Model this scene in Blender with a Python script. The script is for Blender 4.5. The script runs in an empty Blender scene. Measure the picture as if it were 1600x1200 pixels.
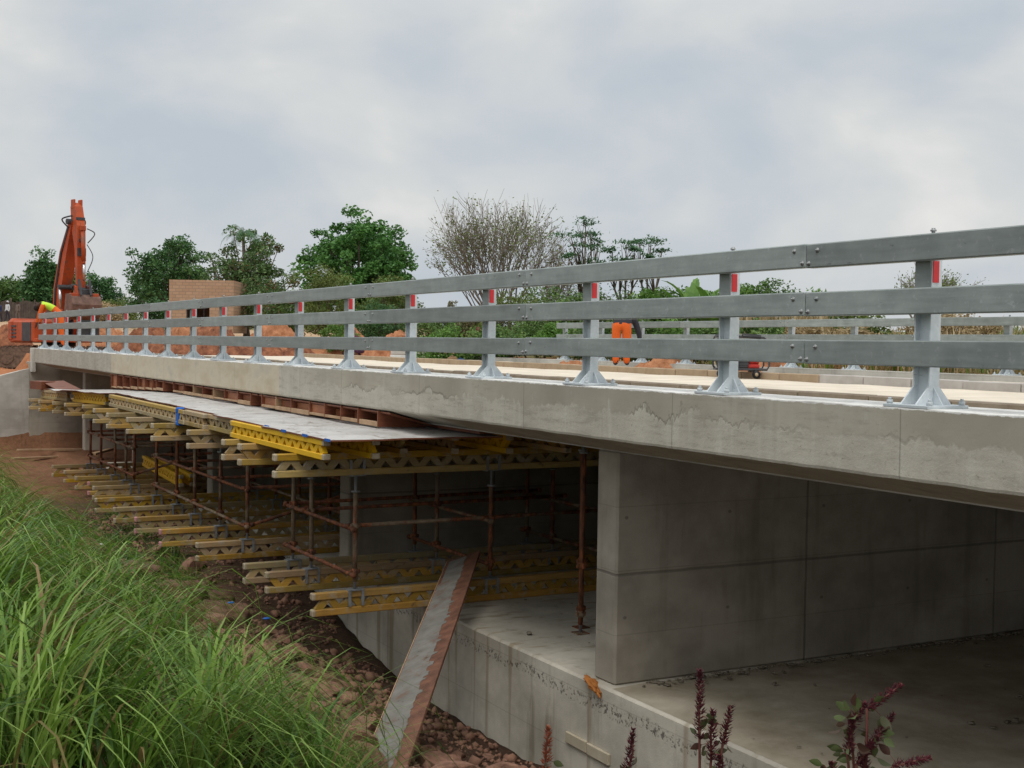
import bpy, math, random
import numpy as np
from mathutils import Vector, Matrix, noise as mnoise

# ------------------------------------------------------------------ camera, sky, sun, exposure
scene = bpy.context.scene
C = scene.collection
FPX = 2000.0
TH, PITCH, ROLL = math.atan(1082/2000.0), math.atan(63/2000.0), 0.015
fw0 = np.array([math.sin(TH), math.cos(TH), 0.0]); rt0 = np.array([math.cos(TH), -math.sin(TH), 0.0])
fw = fw0*math.cos(PITCH) + np.array([0, 0, -math.sin(PITCH)]); up0 = np.cross(rt0, fw)
rt = rt0*math.cos(ROLL) + up0*math.sin(ROLL); up = np.cross(rt, fw)
cam = bpy.data.cameras.new('camera'); camo = bpy.data.objects.new('camera', cam); C.objects.link(camo)
cam.sensor_width = 36.0; cam.lens = 36.0*FPX/1600.0; cam.clip_start = 0.05; cam.clip_end = 5000
camo.matrix_world = Matrix(((rt[0], up[0], -fw[0], 0), (rt[1], up[1], -fw[1], 0), (rt[2], up[2], -fw[2], 0), (0, 0, 0, 1)))
scene.camera = camo
scene.view_settings.view_transform = 'Standard'; scene.view_settings.look = 'None'
scene.view_settings.exposure = 0.06; scene.view_settings.gamma = 1.0

SUN_EL, SUN_AZ = math.radians(58), math.radians(215)      # azimuth clockwise from +Y
w = bpy.data.worlds.new("World"); scene.world = w; w.use_nodes = True
wt = w.node_tree; wn, wl = wt.nodes, wt.links
bg = wn['Background']; bg.inputs['Strength'].default_value = 0.1
sky = wn.new('ShaderNodeTexSky'); sky.sky_type = 'NISHITA'; sky.sun_disc = False
sky.sun_elevation = SUN_EL; sky.sun_rotation = SUN_AZ; sky.dust_density = 3.0
def wmath(op, a, b=None, c=None, clamp=False):
    n = wn.new('ShaderNodeMath'); n.operation = op; n.use_clamp = clamp
    for i, v in enumerate((a, b, c)):
        if v is None: continue
        if isinstance(v, (int, float)): n.inputs[i].default_value = v
        else: wl.new(v, n.inputs[i])
    return n.outputs[0]
tc = wn.new('ShaderNodeTexCoord'); sp = wn.new('ShaderNodeSeparateXYZ'); wl.new(tc.outputs['Generated'], sp.inputs[0])
zz = wmath('MAXIMUM', sp.outputs['Z'], 0.0)
den = wmath('ADD', zz, 0.30)
cx = wmath('DIVIDE', sp.outputs['X'], den); cy = wmath('DIVIDE', sp.outputs['Y'], den)
cb = wn.new('ShaderNodeCombineXYZ'); wl.new(wmath('ADD', sp.outputs['X'], 3.1), cb.inputs[0]); wl.new(wmath('ADD', sp.outputs['Y'], 1.7), cb.inputs[1]); wl.new(wmath('MULTIPLY', sp.outputs['Z'], 1.6), cb.inputs[2])
n1 = wn.new('ShaderNodeTexNoise'); n1.inputs['Scale'].default_value = 5.2; n1.inputs['Detail'].default_value = 8; n1.inputs['Roughness'].default_value = 0.5; n1.inputs['Distortion'].default_value = 0.25
n2 = wn.new('ShaderNodeTexNoise'); n2.inputs['Scale'].default_value = 2.3; n2.inputs['Detail'].default_value = 3
wl.new(cb.outputs[0], n1.inputs['Vector']); wl.new(cb.outputs[0], n2.inputs['Vector'])
cm = wmath('ADD', wmath('MULTIPLY', n1.outputs['Fac'], 0.55), wmath('MULTIPLY', n2.outputs['Fac'], 0.45))
cr = wn.new('ShaderNodeValToRGB'); wl.new(cm, cr.inputs['Fac'])
SKYC = [(0.40, (0.50, 0.55, 0.605)), (0.47, (0.575, 0.61, 0.64)), (0.53, (0.655, 0.67, 0.67)), (0.59, (0.775, 0.77, 0.75))]
els = cr.color_ramp.elements
els[0].position, els[0].color = SKYC[0][0], (*SKYC[0][1], 1); els[1].position, els[1].color = SKYC[3][0], (*SKYC[3][1], 1)
for p_, c_ in SKYC[1:3]:
    e_ = els.new(p_); e_.color = (*c_, 1)
gain = wmath('ADD', wmath('MULTIPLY', wmath('MAXIMUM', wmath('SUBTRACT', sp.outputs['Z'], 0.24), 0.0), 1.9), 1.0)
gain = wmath('MULTIPLY', gain, 10.0)
vm = wn.new('ShaderNodeVectorMath'); vm.operation = 'SCALE'; wl.new(cr.outputs['Color'], vm.inputs[0]); wl.new(gain, vm.inputs['Scale'])
mx = wn.new('ShaderNodeMix'); mx.data_type = 'RGBA'; mx.inputs['Factor'].default_value = 0.95
wl.new(sky.outputs[0], mx.inputs['A']); wl.new(vm.outputs[0], mx.inputs['B'])
wl.new(mx.outputs['Result'], bg.inputs['Color'])

sl = bpy.data.lights.new('sun', 'SUN'); sl.energy = 1.1; sl.angle = math.radians(25); sl.color = (1.0, 0.96, 0.90)
so = bpy.data.objects.new('sun', sl); C.objects.link(so); so.location = (-10, -10, 30)
sd = Vector((math.sin(SUN_AZ)*math.cos(SUN_EL), math.cos(SUN_AZ)*math.cos(SUN_EL), math.sin(SUN_EL)))
so.rotation_euler = (-sd).to_track_quat('-Z', 'Y').to_euler()
scene.cycles.use_denoising = True
scene.cycles.max_bounces = 8; scene.cycles.diffuse_bounces = 4; scene.cycles.transparent_max_bounces = 4

# ------------------------------------------------------------------ helpers
rng = np.random.default_rng(7); random.seed(7)
def nz(x, y, z=0.0, s=1.0, o=3):
    return mnoise.fractal((x*s, y*s, z*s), 1.0, 2.0, o)
def sst(a, b, x):
    t = min(1.0, max(0.0, (x-a)/(b-a))); return t*t*(3-2*t)
def at(px, t):
    """(x, y) on the ground plan of the picture column px at t metres in front of the camera"""
    r = (px-800)/FPX
    p = (fw0 + rt0*r)*t
    return float(p[0]), float(p[1])
def rotz(a):
    c, s = math.cos(a), math.sin(a); return np.array([[c, -s, 0], [s, c, 0], [0, 0, 1.0]])
def frame_from(d, upv=(0, 0, 1)):
    d = np.array(d, float); d /= np.linalg.norm(d); u = np.array(upv, float)
    if abs(d @ u) > 0.98: u = np.array([1.0, 0, 0])
    a = np.cross(u, d); a /= np.linalg.norm(a); b = np.cross(d, a)
    return np.stack([d, a, b], 1)
class MB:
    def __init__(s): s.v = []; s.f = []; s.m = []; s.sm = []
    def add(s, vs, fs, m=0, smooth=False):
        k = len(s.v); s.v.extend([tuple(map(float, p)) for p in vs])
        for f in fs: s.f.append(tuple(i+k for i in f)); s.m.append(m); s.sm.append(smooth)
    def box(s, c, d, R=None, ch=0.0, m=0):
        c = np.array(c, float); h = np.array(d, float)/2; R = np.eye(3) if R is None else R
        ch = min(ch, h.min()*0.45)
        if ch <= 0:
            P = [c+R@(h*np.array(q)) for q in ((-1,-1,-1),(1,-1,-1),(1,1,-1),(-1,1,-1),(-1,-1,1),(1,-1,1),(1,1,1),(-1,1,1))]
            s.add(P, [(0,3,2,1),(4,5,6,7),(0,1,5,4),(1,2,6,5),(2,3,7,6),(3,0,4,7)], m); return
        P = []; I = {}
        for sx in (-1, 1):
            for sy in (-1, 1):
                for sz in (-1, 1):
                    q = np.array([sx, sy, sz])
                    for a in range(3):
                        e = h-ch; e[a] = h[a]; I[(sx, sy, sz, a)] = len(P); P.append(c+R@(e*q))
        F = []
        def face(ids):
            p = [P[i] for i in ids]; n = np.cross(p[1]-p[0], p[2]-p[0])
            F.append(tuple(ids) if n @ (sum(p)/len(p)-c) > 0 else tuple(reversed(ids)))
        for a in range(3):
            b, d2 = (a+1) % 3, (a+2) % 3
            for sa in (-1, 1):
                ids = []
                for sb, sd2 in ((-1,-1),(1,-1),(1,1),(-1,1)):
                    q = [0,0,0]; q[a], q[b], q[d2] = sa, sb, sd2; ids.append(I[(*q, a)])
                face(ids)
            for sb in (-1, 1):
                for sd2 in (-1, 1):
                    q0 = [0,0,0]; q1 = [0,0,0]; q0[a] = -1; q1[a] = 1
                    for q in (q0, q1): q[b], q[d2] = sb, sd2
                    face([I[(*q0, b)], I[(*q1, b)], I[(*q1, d2)], I[(*q0, d2)]])
        for sx in (-1, 1):
            for sy in (-1, 1):
                for sz in (-1, 1): face([I[(sx, sy, sz, a)] for a in range(3)])
        s.add(P, F, m)
    def bar(s, p0, p1, wd, ht, upv=(0, 0, 1), ch=0.0, m=0):
        p0, p1 = np.array(p0, float), np.array(p1, float); L = np.linalg.norm(p1-p0)
        s.box((p0+p1)/2, (L, wd, ht), frame_from(p1-p0, upv), ch, m)
    def path(s, pts, rad, n=8, m=0, cap=True, smooth=True):
        pts = [np.array(p, float) for p in pts]; N = len(pts)
        if not hasattr(rad, '__len__'): rad = [rad]*N
        V = []; F = []; prev = None
        for i, p in enumerate(pts):
            d = pts[min(i+1, N-1)]-pts[max(i-1, 0)]
            R = frame_from(d)
            a, b = R[:, 1], R[:, 2]
            if prev is not None:
                a = prev-d*(prev@d)/(d@d); a /= np.linalg.norm(a)+1e-9; b = np.cross(d/np.linalg.norm(d), a)
            prev = a
            for k in range(n):
                t = 2*math.pi*k/n; V.append(p+rad[i]*(a*math.cos(t)+b*math.sin(t)))
        for i in range(N-1):
            for k in range(n):
                F.append((i*n+k, i*n+(k+1) % n, (i+1)*n+(k+1) % n, (i+1)*n+k))
        if cap: F.append(tuple(reversed(range(n)))); F.append(tuple((N-1)*n+k for k in range(n)))
        s.add(V, F, m, smooth)
    def tube(s, p0, p1, r0, r1=None, n=10, m=0): s.path([p0, p1], [r0, r0 if r1 is None else r1], n, m)
    def prism(s, poly, fn, m=0):
        """poly: 2-D outline; fn(p, 0|1) -> 3-D point on either end"""
        n = len(poly); V = [fn(p, 0) for p in poly]+[fn(p, 1) for p in poly]
        F = [tuple(reversed(range(n))), tuple(range(n, 2*n))]+[(i, (i+1) % n, (i+1) % n+n, i+n) for i in range(n)]
        s.add(V, F, m)
    def ball(s, c, r, nu=10, nv=6, m=0):
        r = np.array(r, float)*np.ones(3); V = []; F = []
        for j in range(nv+1):
            ph = math.pi*j/nv
            for i in range(nu):
                t = 2*math.pi*i/nu
                V.append(np.array(c)+r*np.array([math.sin(ph)*math.cos(t), math.sin(ph)*math.sin(t), math.cos(ph)]))
        for j in range(nv):
            for i in range(nu): F.append((j*nu+i, (j+1)*nu+i, (j+1)*nu+(i+1) % nu, j*nu+(i+1) % nu))
        s.add(V, F, m, True)
    def build(s, name, mats, parent=None, org=None):
        me = bpy.data.meshes.new(name)
        o = np.zeros(3) if org is None else np.array(org, float)
        me.from_pydata([tuple(np.array(p)-o) for p in s.v] if org is not None else s.v, [], s.f)
        for mt in (mats if isinstance(mats, (list, tuple)) else [mats]): me.materials.append(mt)
        me.polygons.foreach_set('material_index', s.m); me.polygons.foreach_set('use_smooth', s.sm)
        me.update()
        ob = bpy.data.objects.new(name, me); C.objects.link(ob)
        if parent is not None: ob.parent = parent
        elif org is not None: ob.location = tuple(o)
        return ob
def np_mesh(name, V, F, mat, parent=None, attr=None, smooth=False, col=None):
    """V (n,3), F (m,k) numpy; attr: per-vertex float 'tint'; col: per-vertex rgb"""
    V = np.asarray(V, np.float32); F = np.asarray(F, np.int32); k = F.shape[1]
    me = bpy.data.meshes.new(name); me.vertices.add(len(V)); me.vertices.foreach_set('co', V.ravel())
    me.loops.add(F.size); me.loops.foreach_set('vertex_index', F.ravel())
    me.polygons.add(len(F)); me.polygons.foreach_set('loop_start', np.arange(0, F.size, k, dtype=np.int32))
    me.polygons.foreach_set('loop_total', np.full(len(F), k, np.int32))
    if smooth: me.polygons.foreach_set('use_smooth', np.ones(len(F), bool))
    me.update(calc_edges=True)
    if attr is not None:
        a = me.attributes.new('tint', 'FLOAT', 'POINT'); a.data.foreach_set('value', np.asarray(attr, np.float32))
    if col is not None:
        a = me.color_attributes.new('soil', 'FLOAT_COLOR', 'POINT')
        a.data.foreach_set('color', np.concatenate([col, np.ones((len(V), 1))], 1).astype(np.float32).ravel())
    me.materials.append(mat)
    ob = bpy.data.objects.new(name, me); C.objects.link(ob)
    if parent is not None: ob.parent = parent
    return ob
def tag(o, label=None, cat=None, group=None, kind=None):
    if label: o['label'] = label
    if cat: o['category'] = cat
    if group: o['group'] = group
    if kind: o['kind'] = kind
    return o
def thing(name, label, cat, loc=(0, 0, 0), rz=0.0, group=None):
    o = bpy.data.objects.new(name, None); C.objects.link(o); o.location = loc; o.rotation_euler = (0, 0, rz); o.empty_display_size = 0.1
    return tag(o, label, cat, group)
KIDS = {}
def copy_tree(o, parent=None, label=None):
    c = o.copy(); C.objects.link(c); c.parent = parent
    if label: c['label'] = label
    for ch in [x for x in bpy.data.objects if x.parent == o]: copy_tree(ch, c)
    return c
ORD = ['nearest', 'second', 'third', 'fourth', 'fifth', 'sixth', 'seventh', 'eighth', 'ninth', 'tenth', 'eleventh', 'twelfth', 'thirteenth', 'fourteenth', 'fifteenth']

# ------------------------------------------------------------------ materials
class NT:
    def __init__(s, name, rough=0.8, metal=0.0, spec=0.3):
        s.mat = bpy.data.materials.new(name); s.mat.use_nodes = True; s.n = s.mat.node_tree.nodes; s.l = s.mat.node_tree.links
        s.b = s.n['Principled BSDF']; s.b.inputs['Roughness'].default_value = rough; s.b.inputs['Metallic'].default_value = metal
        s.b.inputs['Specular IOR Level'].default_value = spec
        tc = s.n.new('ShaderNodeTexCoord'); oi = s.n.new('ShaderNodeObjectInfo')
        s.rand = oi.outputs['Random']
        sc = s.n.new('ShaderNodeVectorMath'); sc.operation = 'SCALE'; sc.inputs[0].default_value = (37, 53, 71); s.l.new(s.rand, sc.inputs['Scale'])
        ad = s.n.new('ShaderNodeVectorMath'); ad.operation = 'ADD'; s.l.new(tc.outputs['Object'], ad.inputs[0]); s.l.new(sc.outputs[0], ad.inputs[1])
        s.P = ad.outputs[0]; s.O = tc.outputs['Object']
    def set(s, sock, v):
        if isinstance(v, (int, float)): sock.default_value = v
        elif isinstance(v, (tuple, list)): sock.default_value = (*v, 1) if len(v) == 3 and sock.type == 'RGBA' else v
        else: s.l.new(v, sock)
    def math(s, op, a, b=0.0, c=None, clamp=False):
        n = s.n.new('ShaderNodeMath'); n.operation = op; n.use_clamp = clamp; s.set(n.inputs[0], a); s.set(n.inputs[1], b)
        if c is not None: s.set(n.inputs[2], c)
        return n.outputs[0]
    def map(s, vec, scale=(1, 1, 1), loc=(0, 0, 0)):
        n = s.n.new('ShaderNodeMapping'); s.l.new(vec, n.inputs['Vector']); n.inputs['Scale'].default_value = scale; n.inputs['Location'].default_value = loc
        return n.outputs[0]
    def noise(s, scale, detail=5, rough=0.6, vec=None, dist=0.0):
        n = s.n.new('ShaderNodeTexNoise'); n.inputs['Scale'].default_value = scale; n.inputs['Detail'].default_value = detail
        n.inputs['Roughness'].default_value = rough; n.inputs['Distortion'].default_value = dist; s.l.new(vec or s.P, n.inputs['Vector']); return n.outputs['Fac']
    def vor(s, scale, vec=None, feat='F1'):
        n = s.n.new('ShaderNodeTexVoronoi'); n.feature = feat; n.inputs['Scale'].default_value = scale; s.l.new(vec or s.P, n.inputs['Vector']); return n.outputs['Distance']
    def ramp(s, fac, stops):
        n = s.n.new('ShaderNodeValToRGB'); s.l.new(fac, n.inputs['Fac']); e = n.color_ramp.elements
        e[0].position = stops[0][0]; e[0].color = (*stops[0][1], 1); e[1].position = stops[-1][0]; e[1].color = (*stops[-1][1], 1)
        for p, c in stops[1:-1]:
            q = e.new(p); q.color = (*c, 1)
        return n.outputs['Color']
    def step(s, v, a, b):
        n = s.n.new('ShaderNodeMapRange'); n.interpolation_type = 'SMOOTHSTEP'; s.set(n.inputs['Value'], v); n.inputs['From Min'].default_value = a; n.inputs['From Max'].default_value = b; return n.outputs[0]
    def mix(s, f, a, b, mode='MIX'):
        n = s.n.new('ShaderNodeMix'); n.data_type = 'RGBA'; n.blend_type = mode; s.set(n.inputs['Factor'], f); s.set(n.inputs['A'], a); s.set(n.inputs['B'], b); return n.outputs['Result']
    def sep(s, vec=None):
        n = s.n.new('ShaderNodeSeparateXYZ'); s.l.new(vec or s.O, n.inputs[0]); return n.outputs
    def attr(s, name, out='Fac'):
        n = s.n.new('ShaderNodeAttribute'); n.attribute_name = name; return n.outputs[out]
    def bump(s, h, strength=0.3, dist=0.02):
        n = s.n.new('ShaderNodeBump'); n.inputs['Strength'].default_value = strength; n.inputs['Distance'].default_value = dist; s.l.new(h, n.inputs['Height']); s.l.new(n.outputs[0], s.b.inputs['Normal'])
    def col(s, c): s.set(s.b.inputs['Base Color'], c); return s
    def rough(s, v): s.set(s.b.inputs['Roughness'], v); return s
def simple(name, c1, c2, scale=6, rough=0.7, metal=0.0, bump=0.15, bscale=40, spec=0.3):
    t = NT(name, rough, metal, spec); f = t.noise(scale); t.col(t.ramp(f, [(0.3, c1), (0.7, c2)]))
    if bump: t.bump(t.noise(bscale, 4), bump, 0.01)
    return t.mat
def concrete(name, c1, c2, joints=None, dirt=0.4, stain=(0.10, 0.075, 0.045), band=None):
    """joints: list of (axis, value); band: z of a rough pitted lift line"""
    t = NT(name, 0.85); f = t.noise(1.3, 6, 0.65); g = t.noise(9, 5, 0.6)
    c = t.ramp(t.math('ADD', t.math('MULTIPLY', f, 0.7), t.math('MULTIPLY', g, 0.3)), [(0.33, c1), (0.66, c2)])
    xyz = t.sep()
    st = t.noise(2.4, 4, 0.6, t.map(t.P, (2.2, 2.2, 0.22)))
    c = t.mix(t.math('MULTIPLY', t.step(st, 0.54, 0.74), dirt), c, stain)
    bl = t.noise(0.75, 4, 0.6, t.map(t.P, (1, 1, 1.3), (7, 3, 1))); c = t.mix(t.math('MULTIPLY', t.step(bl, 0.48, 0.62), 0.40), c, tuple(q*1.32 for q in c2)); c = t.mix(t.math('MULTIPLY', t.step(bl, 0.50, 0.38), 0.35), c, tuple(q*.62 for q in c1))
    bd = t.math('FRACT', t.math('MULTIPLY', xyz[2], 1.64)); c = t.mix(t.math('MULTIPLY', t.step(t.math('ABSOLUTE', t.math('SUBTRACT', bd, 0.5)), 0.012, 0.004), 0.22), c, (0.07, 0.06, 0.05))
    if joints:
        hx = t.math('SUBTRACT', t.math('FRACT', t.math('MULTIPLY', xyz[0], 0.82)), 0.5); hz = t.math('SUBTRACT', t.math('FRACT', t.math('MULTIPLY', t.math('ADD', xyz[2], 0.2), 1.05)), 0.5)
        rr_ = t.math('SQRT', t.math('ADD', t.math('POWER', hx, 2.0), t.math('POWER', hz, 2.0))); c = t.mix(t.math('MULTIPLY', t.step(rr_, 0.022, 0.012), 0.45), c, (0.03, 0.026, 0.02))
    pit = t.step(t.vor(34), 0.10, 0.04); h = t.math('SUBTRACT', t.noise(60, 3), t.math('MULTIPLY', pit, 0.6))
    c = t.mix(t.math('MULTIPLY', pit, t.math('MULTIPLY', t.step(g, 0.5, 0.65), 0.5)), c, (0.06, 0.055, 0.045))
    for ax, v in joints or []:
        ln = t.step(t.math('ABSOLUTE', t.math('SUBTRACT', t.math('ADD', xyz[ax], t.math('MULTIPLY', t.math('SUBTRACT', t.noise(3), 0.5), 0.02)), v)), 0.02, 0.006)
        c = t.mix(t.math('MULTIPLY', ln, 0.45), c, (0.05, 0.045, 0.035)); h = t.math('SUBTRACT', h, t.math('MULTIPLY', ln, 2.0))
    if band is not None:
        wob = t.math('ADD', xyz[2], t.math('MULTIPLY', t.math('SUBTRACT', t.noise(2.2, 4), 0.5), 0.22))
        bm = t.step(t.math('ABSOLUTE', t.math('SUBTRACT', wob, band)), 0.075, 0.03)
        pits = t.step(t.noise(24, 3, 0.7), 0.50, 0.62)
        c = t.mix(t.math('MULTIPLY', t.math('MULTIPLY', bm, pits), 0.75), c, (0.035, 0.03, 0.024)); h = t.math('SUBTRACT', h, t.math('MULTIPLY', t.math('MULTIPLY', bm, pits), 3.0))
        rs = t.noise(1.7, 3, 0.5, t.map(t.P, (1.0, 3.0, 0.12)))
        c = t.mix(t.math('MULTIPLY', t.step(rs, 0.56, 0.70), 0.55), c, (0.20, 0.135, 0.06))
    t.col(c); t.bump(h, 0.35, 0.008); return t.mat

def fascia_mat():
    t = NT('fascia_concrete', 0.85); x, y, z = t.sep()
    base = t.ramp(t.noise(1.6, 6, 0.65), [(0.3, (0.365, 0.332, 0.275)), (0.7, (0.48, 0.445, 0.37))])
    fine = t.noise(26, 4, 0.7)
    base = t.mix(t.step(fine, 0.58, 0.72), base, (0.28, 0.25, 0.20))
    hb = t.noise(3.2, 6, 0.7, t.map(t.P, (1, 0.8, 5.5), (2, 5, 1))); base = t.mix(t.math('MULTIPLY', t.step(hb, 0.50, 0.66), 0.5), base, (0.25, 0.225, 0.18)); base = t.mix(t.math('MULTIPLY', t.step(hb, 0.46, 0.34), 0.5), base, (0.50, 0.47, 0.40))
    strk = t.noise(3.0, 4, 0.6, t.map(t.P, (1, 2.6, 0.25)))
    base = t.mix(t.math('MULTIPLY', t.step(strk, 0.5, 0.72), 0.45), base, (0.53, 0.50, 0.43))
    # smooth skim coat with a ragged lower edge
    edge = t.noise(2.2, 5, 0.65, t.map(t.P, (0, 1.0, 0.6)))
    edge2 = t.noise(9.0, 4, 0.7, t.map(t.P, (0, 1.0, 0.35)))
    lim = t.math('ADD', t.math('MULTIPLY', t.math('SUBTRACT', edge, 0.5), 0.42), t.math('MULTIPLY', t.math('SUBTRACT', edge2, 0.5), t.math('MULTIPLY', t.step(t.noise(0.9, 2, 0.5), 0.45, 0.62), 0.40)))
    d = t.math('ADD', t.math('ADD', z, 0.565), lim)
    skim = t.step(d, -0.016, 0.012)
    skc = t.ramp(t.noise(1.1, 4, 0.5), [(0.3, (0.30, 0.268, 0.212)), (0.7, (0.385, 0.35, 0.28))])
    near = t.step(y, 17.2, 16.6)
    soft = t.math('ADD', t.math('MULTIPLY', t.step(t.noise(0.8, 3, .5, t.map(t.P, (0, 1, .3), (4, 9, 2))), .40, .60), .55), .42)
    c = t.mix(t.math('MULTIPLY', t.math('MULTIPLY', skim, near), soft), base, skc)
    rim = t.math('MULTIPLY', t.step(t.math('ABSOLUTE', d), 0.022, 0.004), t.math('MULTIPLY', t.step(t.noise(0.8, 3, .6), 0.5, 0.62), near))
    c = t.mix(t.math('MULTIPLY', t.math('MULTIPLY', rim, soft), 0.4), c, (0.09, 0.08, 0.065))
    # pale laitance runs
    run = t.math('MULTIPLY', t.step(t.noise(6, 5, 0.7, t.map(t.P, (1, 1.6, 0.45))), 0.62, 0.72), t.step(t.math('ABSOLUTE', t.math('ADD', z, 0.53)), 0.16, 0.05))
    c = t.mix(t.math('MULTIPLY', run, 0.6), c, (0.50, 0.48, 0.44))
    # fresh buff panel
    pan = t.math('MULTIPLY', t.step(y, 18.2, 18.22), t.step(y, 30.6, 30.58))
    pc = t.ramp(t.noise(2.0, 5, 0.6, t.map(t.P, (1, 0.7, 1.6))), [(0.3, (0.45, 0.375, 0.26)), (0.55, (0.54, 0.47, 0.355)), (0.75, (0.40, 0.37, 0.31))])
    c = t.mix(t.math('MULTIPLY', pan, 0.9), c, pc)
    # board joints every 2.44 m and panel breaks
    fr = t.math('FRACT', t.math('DIVIDE', t.math('ADD', y, 0.22), 2.44))
    jl = t.step(t.math('ABSOLUTE', t.math('SUBTRACT', fr, 0.5)), 0.0035, 0.001)
    c = t.mix(t.math('MULTIPLY', jl, 0.45), c, (0.11, 0.10, 0.085))
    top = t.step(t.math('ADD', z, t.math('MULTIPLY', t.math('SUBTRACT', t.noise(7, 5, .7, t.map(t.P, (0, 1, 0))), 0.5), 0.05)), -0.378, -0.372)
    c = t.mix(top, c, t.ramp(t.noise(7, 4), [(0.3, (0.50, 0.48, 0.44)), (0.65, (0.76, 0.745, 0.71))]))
    t.col(c)
    h = t.math('ADD', t.math('MULTIPLY', skim, 0.5), t.math('ADD', t.math('MULTIPLY', t.noise(45, 4, 0.7), t.math('SUBTRACT', 1.0, t.math('MULTIPLY', skim, 0.7))), t.math('MULTIPLY', rim, -0.5)))
    t.bump(h, 0.45, 0.008); return t.mat

def galv(name, c1, c2, rough=0.45, metal=0.35):
    t = NT(name, rough, metal, 0.4); f = t.noise(5, 5, 0.6); g = t.noise(3, 5, 0.6, t.map(t.P, (6, 0.5, 6)))
    c = t.ramp(t.math('ADD', t.math('MULTIPLY', f, 0.5), t.math('MULTIPLY', g, 0.5)), [(0.35, c1), (0.65, c2)])
    sp_ = t.noise(22, 3, 0.6); c = t.mix(t.math('MULTIPLY', t.step(sp_, 0.60, 0.72), 0.35), c, (0.42, 0.43, 0.44))
    sc = t.noise(7, 5, 0.75, t.map(t.P, (1, 1, 5))); c = t.mix(t.math('MULTIPLY', t.step(sc, 0.63, 0.72), 0.75), c, (0.09, 0.09, 0.095))
    hv = t.n.new('ShaderNodeHueSaturation'); t.l.new(c, hv.inputs['Color']); t.set(hv.inputs['Value'], t.math('ADD', t.math('MULTIPLY', t.rand, 0.32), 0.86)); c = hv.outputs[0]
    t.col(c); t.rough(t.math('ADD', t.math('MULTIPLY', f, 0.3), rough-0.12)); t.bump(t.noise(30, 3), 0.06, 0.01); return t.mat

def timber_yellow(name, hue):
    t = NT(name, 0.6); gr = t.noise(4, 5, 0.6, t.map(t.P, (0.9, 14, 14))); f = t.noise(2.2, 5, 0.65)
    cols = {'old': [(0.25, (0.20, 0.135, 0.055)), (0.5, (0.38, 0.265, 0.095)), (0.75, (0.50, 0.36, 0.13))],
            'new': [(0.2, (0.55, 0.31, 0.006)), (0.6, (0.70, 0.41, 0.01)), (0.85, (0.76, 0.48, 0.03))],
            'pale': [(0.25, (0.27, 0.19, 0.08)), (0.5, (0.38, 0.28, 0.12)), (0.8, (0.47, 0.36, 0.17))]}[hue]
    c = t.ramp(t.math('ADD', t.math('MULTIPLY', gr, 0.5), t.math('MULTIPLY', f, 0.5)), cols)
    if hue != 'new':
        hv = t.n.new('ShaderNodeHueSaturation'); t.l.new(c, hv.inputs['Color'])
        t.set(hv.inputs['Hue'], t.math('ADD', t.math('MULTIPLY', t.rand, -0.024), 0.504)); t.set(hv.inputs['Saturation'], t.math('ADD', t.math('MULTIPLY', t.math('FRACT', t.math('MULTIPLY', t.rand, 7.3)), 0.45), 0.85))
        t.set(hv.inputs['Value'], t.math('ADD', t.math('MULTIPLY', t.math('FRACT', t.math('MULTIPLY', t.rand, 13.7)), 0.5), 0.75)); c = hv.outputs[0]
        c = t.mix(t.math('MULTIPLY', t.step(t.noise(4, 6, 0.75), 0.50, 0.66), 0.75), c, (0.36, 0.32, 0.255)); c = t.mix(t.math('MULTIPLY', t.step(t.noise(9, 5, 0.75, t.map(t.P, (.5, 1, 1), (3, 1, 8))), 0.60, 0.70), 0.7), c, (0.10, 0.075, 0.05))
    t.col(c); t.bump(gr, 0.15, 0.006); return t.mat
def rust_tube():
    t = NT('rusty_steel', 0.75, 0.1); f = t.noise(7, 6, 0.7, t.map(t.P, (2, 2, 0.7)))
    c = t.ramp(f, [(0.3, (0.06, 0.03, 0.02)), (0.48, (0.14, 0.058, 0.032)), (0.60, (0.31, 0.105, 0.04)), (0.76, (0.17, 0.13, 0.105))])
    tan = t.ramp(t.noise(9, 5), [(0.35, (0.15, 0.105, 0.065)), (0.65, (0.27, 0.21, 0.14))])
    c = t.mix(t.math('MULTIPLY', t.step(t.rand, 0.55, 0.62), t.step(t.noise(2.5), 0.42, 0.55)), c, tan)
    t.col(c); t.bump(t.noise(70, 3), 0.2, 0.004); return t.mat
def plywood(name, face=True):
    t = NT(name, 0.55); f = t.noise(3, 5, 0.6); gr = t.noise(3, 5, 0.6, t.map(t.P, (1, 12, 12)))
    t.col(t.ramp(t.math('ADD', t.math('MULTIPLY', f, 0.4), t.math('MULTIPLY', gr, 0.6)), [(0.3, (0.10, 0.032, 0.016)), (0.55, (0.19, 0.062, 0.030)), (0.75, (0.29, 0.12, 0.06))])); t.bump(gr, 0.08, 0.004); return t.mat
def walkway_ply():
    t = NT('cement_dusted_plywood', 0.8); f = t.noise(2.0, 6, 0.65); g = t.noise(11, 5, 0.7)
    c = t.ramp(f, [(0.3, (0.35, 0.33, 0.305)), (0.6, (0.52, 0.50, 0.475))])
    c = t.mix(t.math('MULTIPLY', t.step(t.noise(4.5, 5, .7, t.map(t.P, (2, .7, 1))), 0.56, 0.66), .8), c, (0.22, 0.18, 0.15)); c = t.mix(t.step(g, 0.60, 0.70), c, (0.15, 0.12, 0.10)); t.col(c); t.bump(g, 0.4, 0.006); return t.mat
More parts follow.
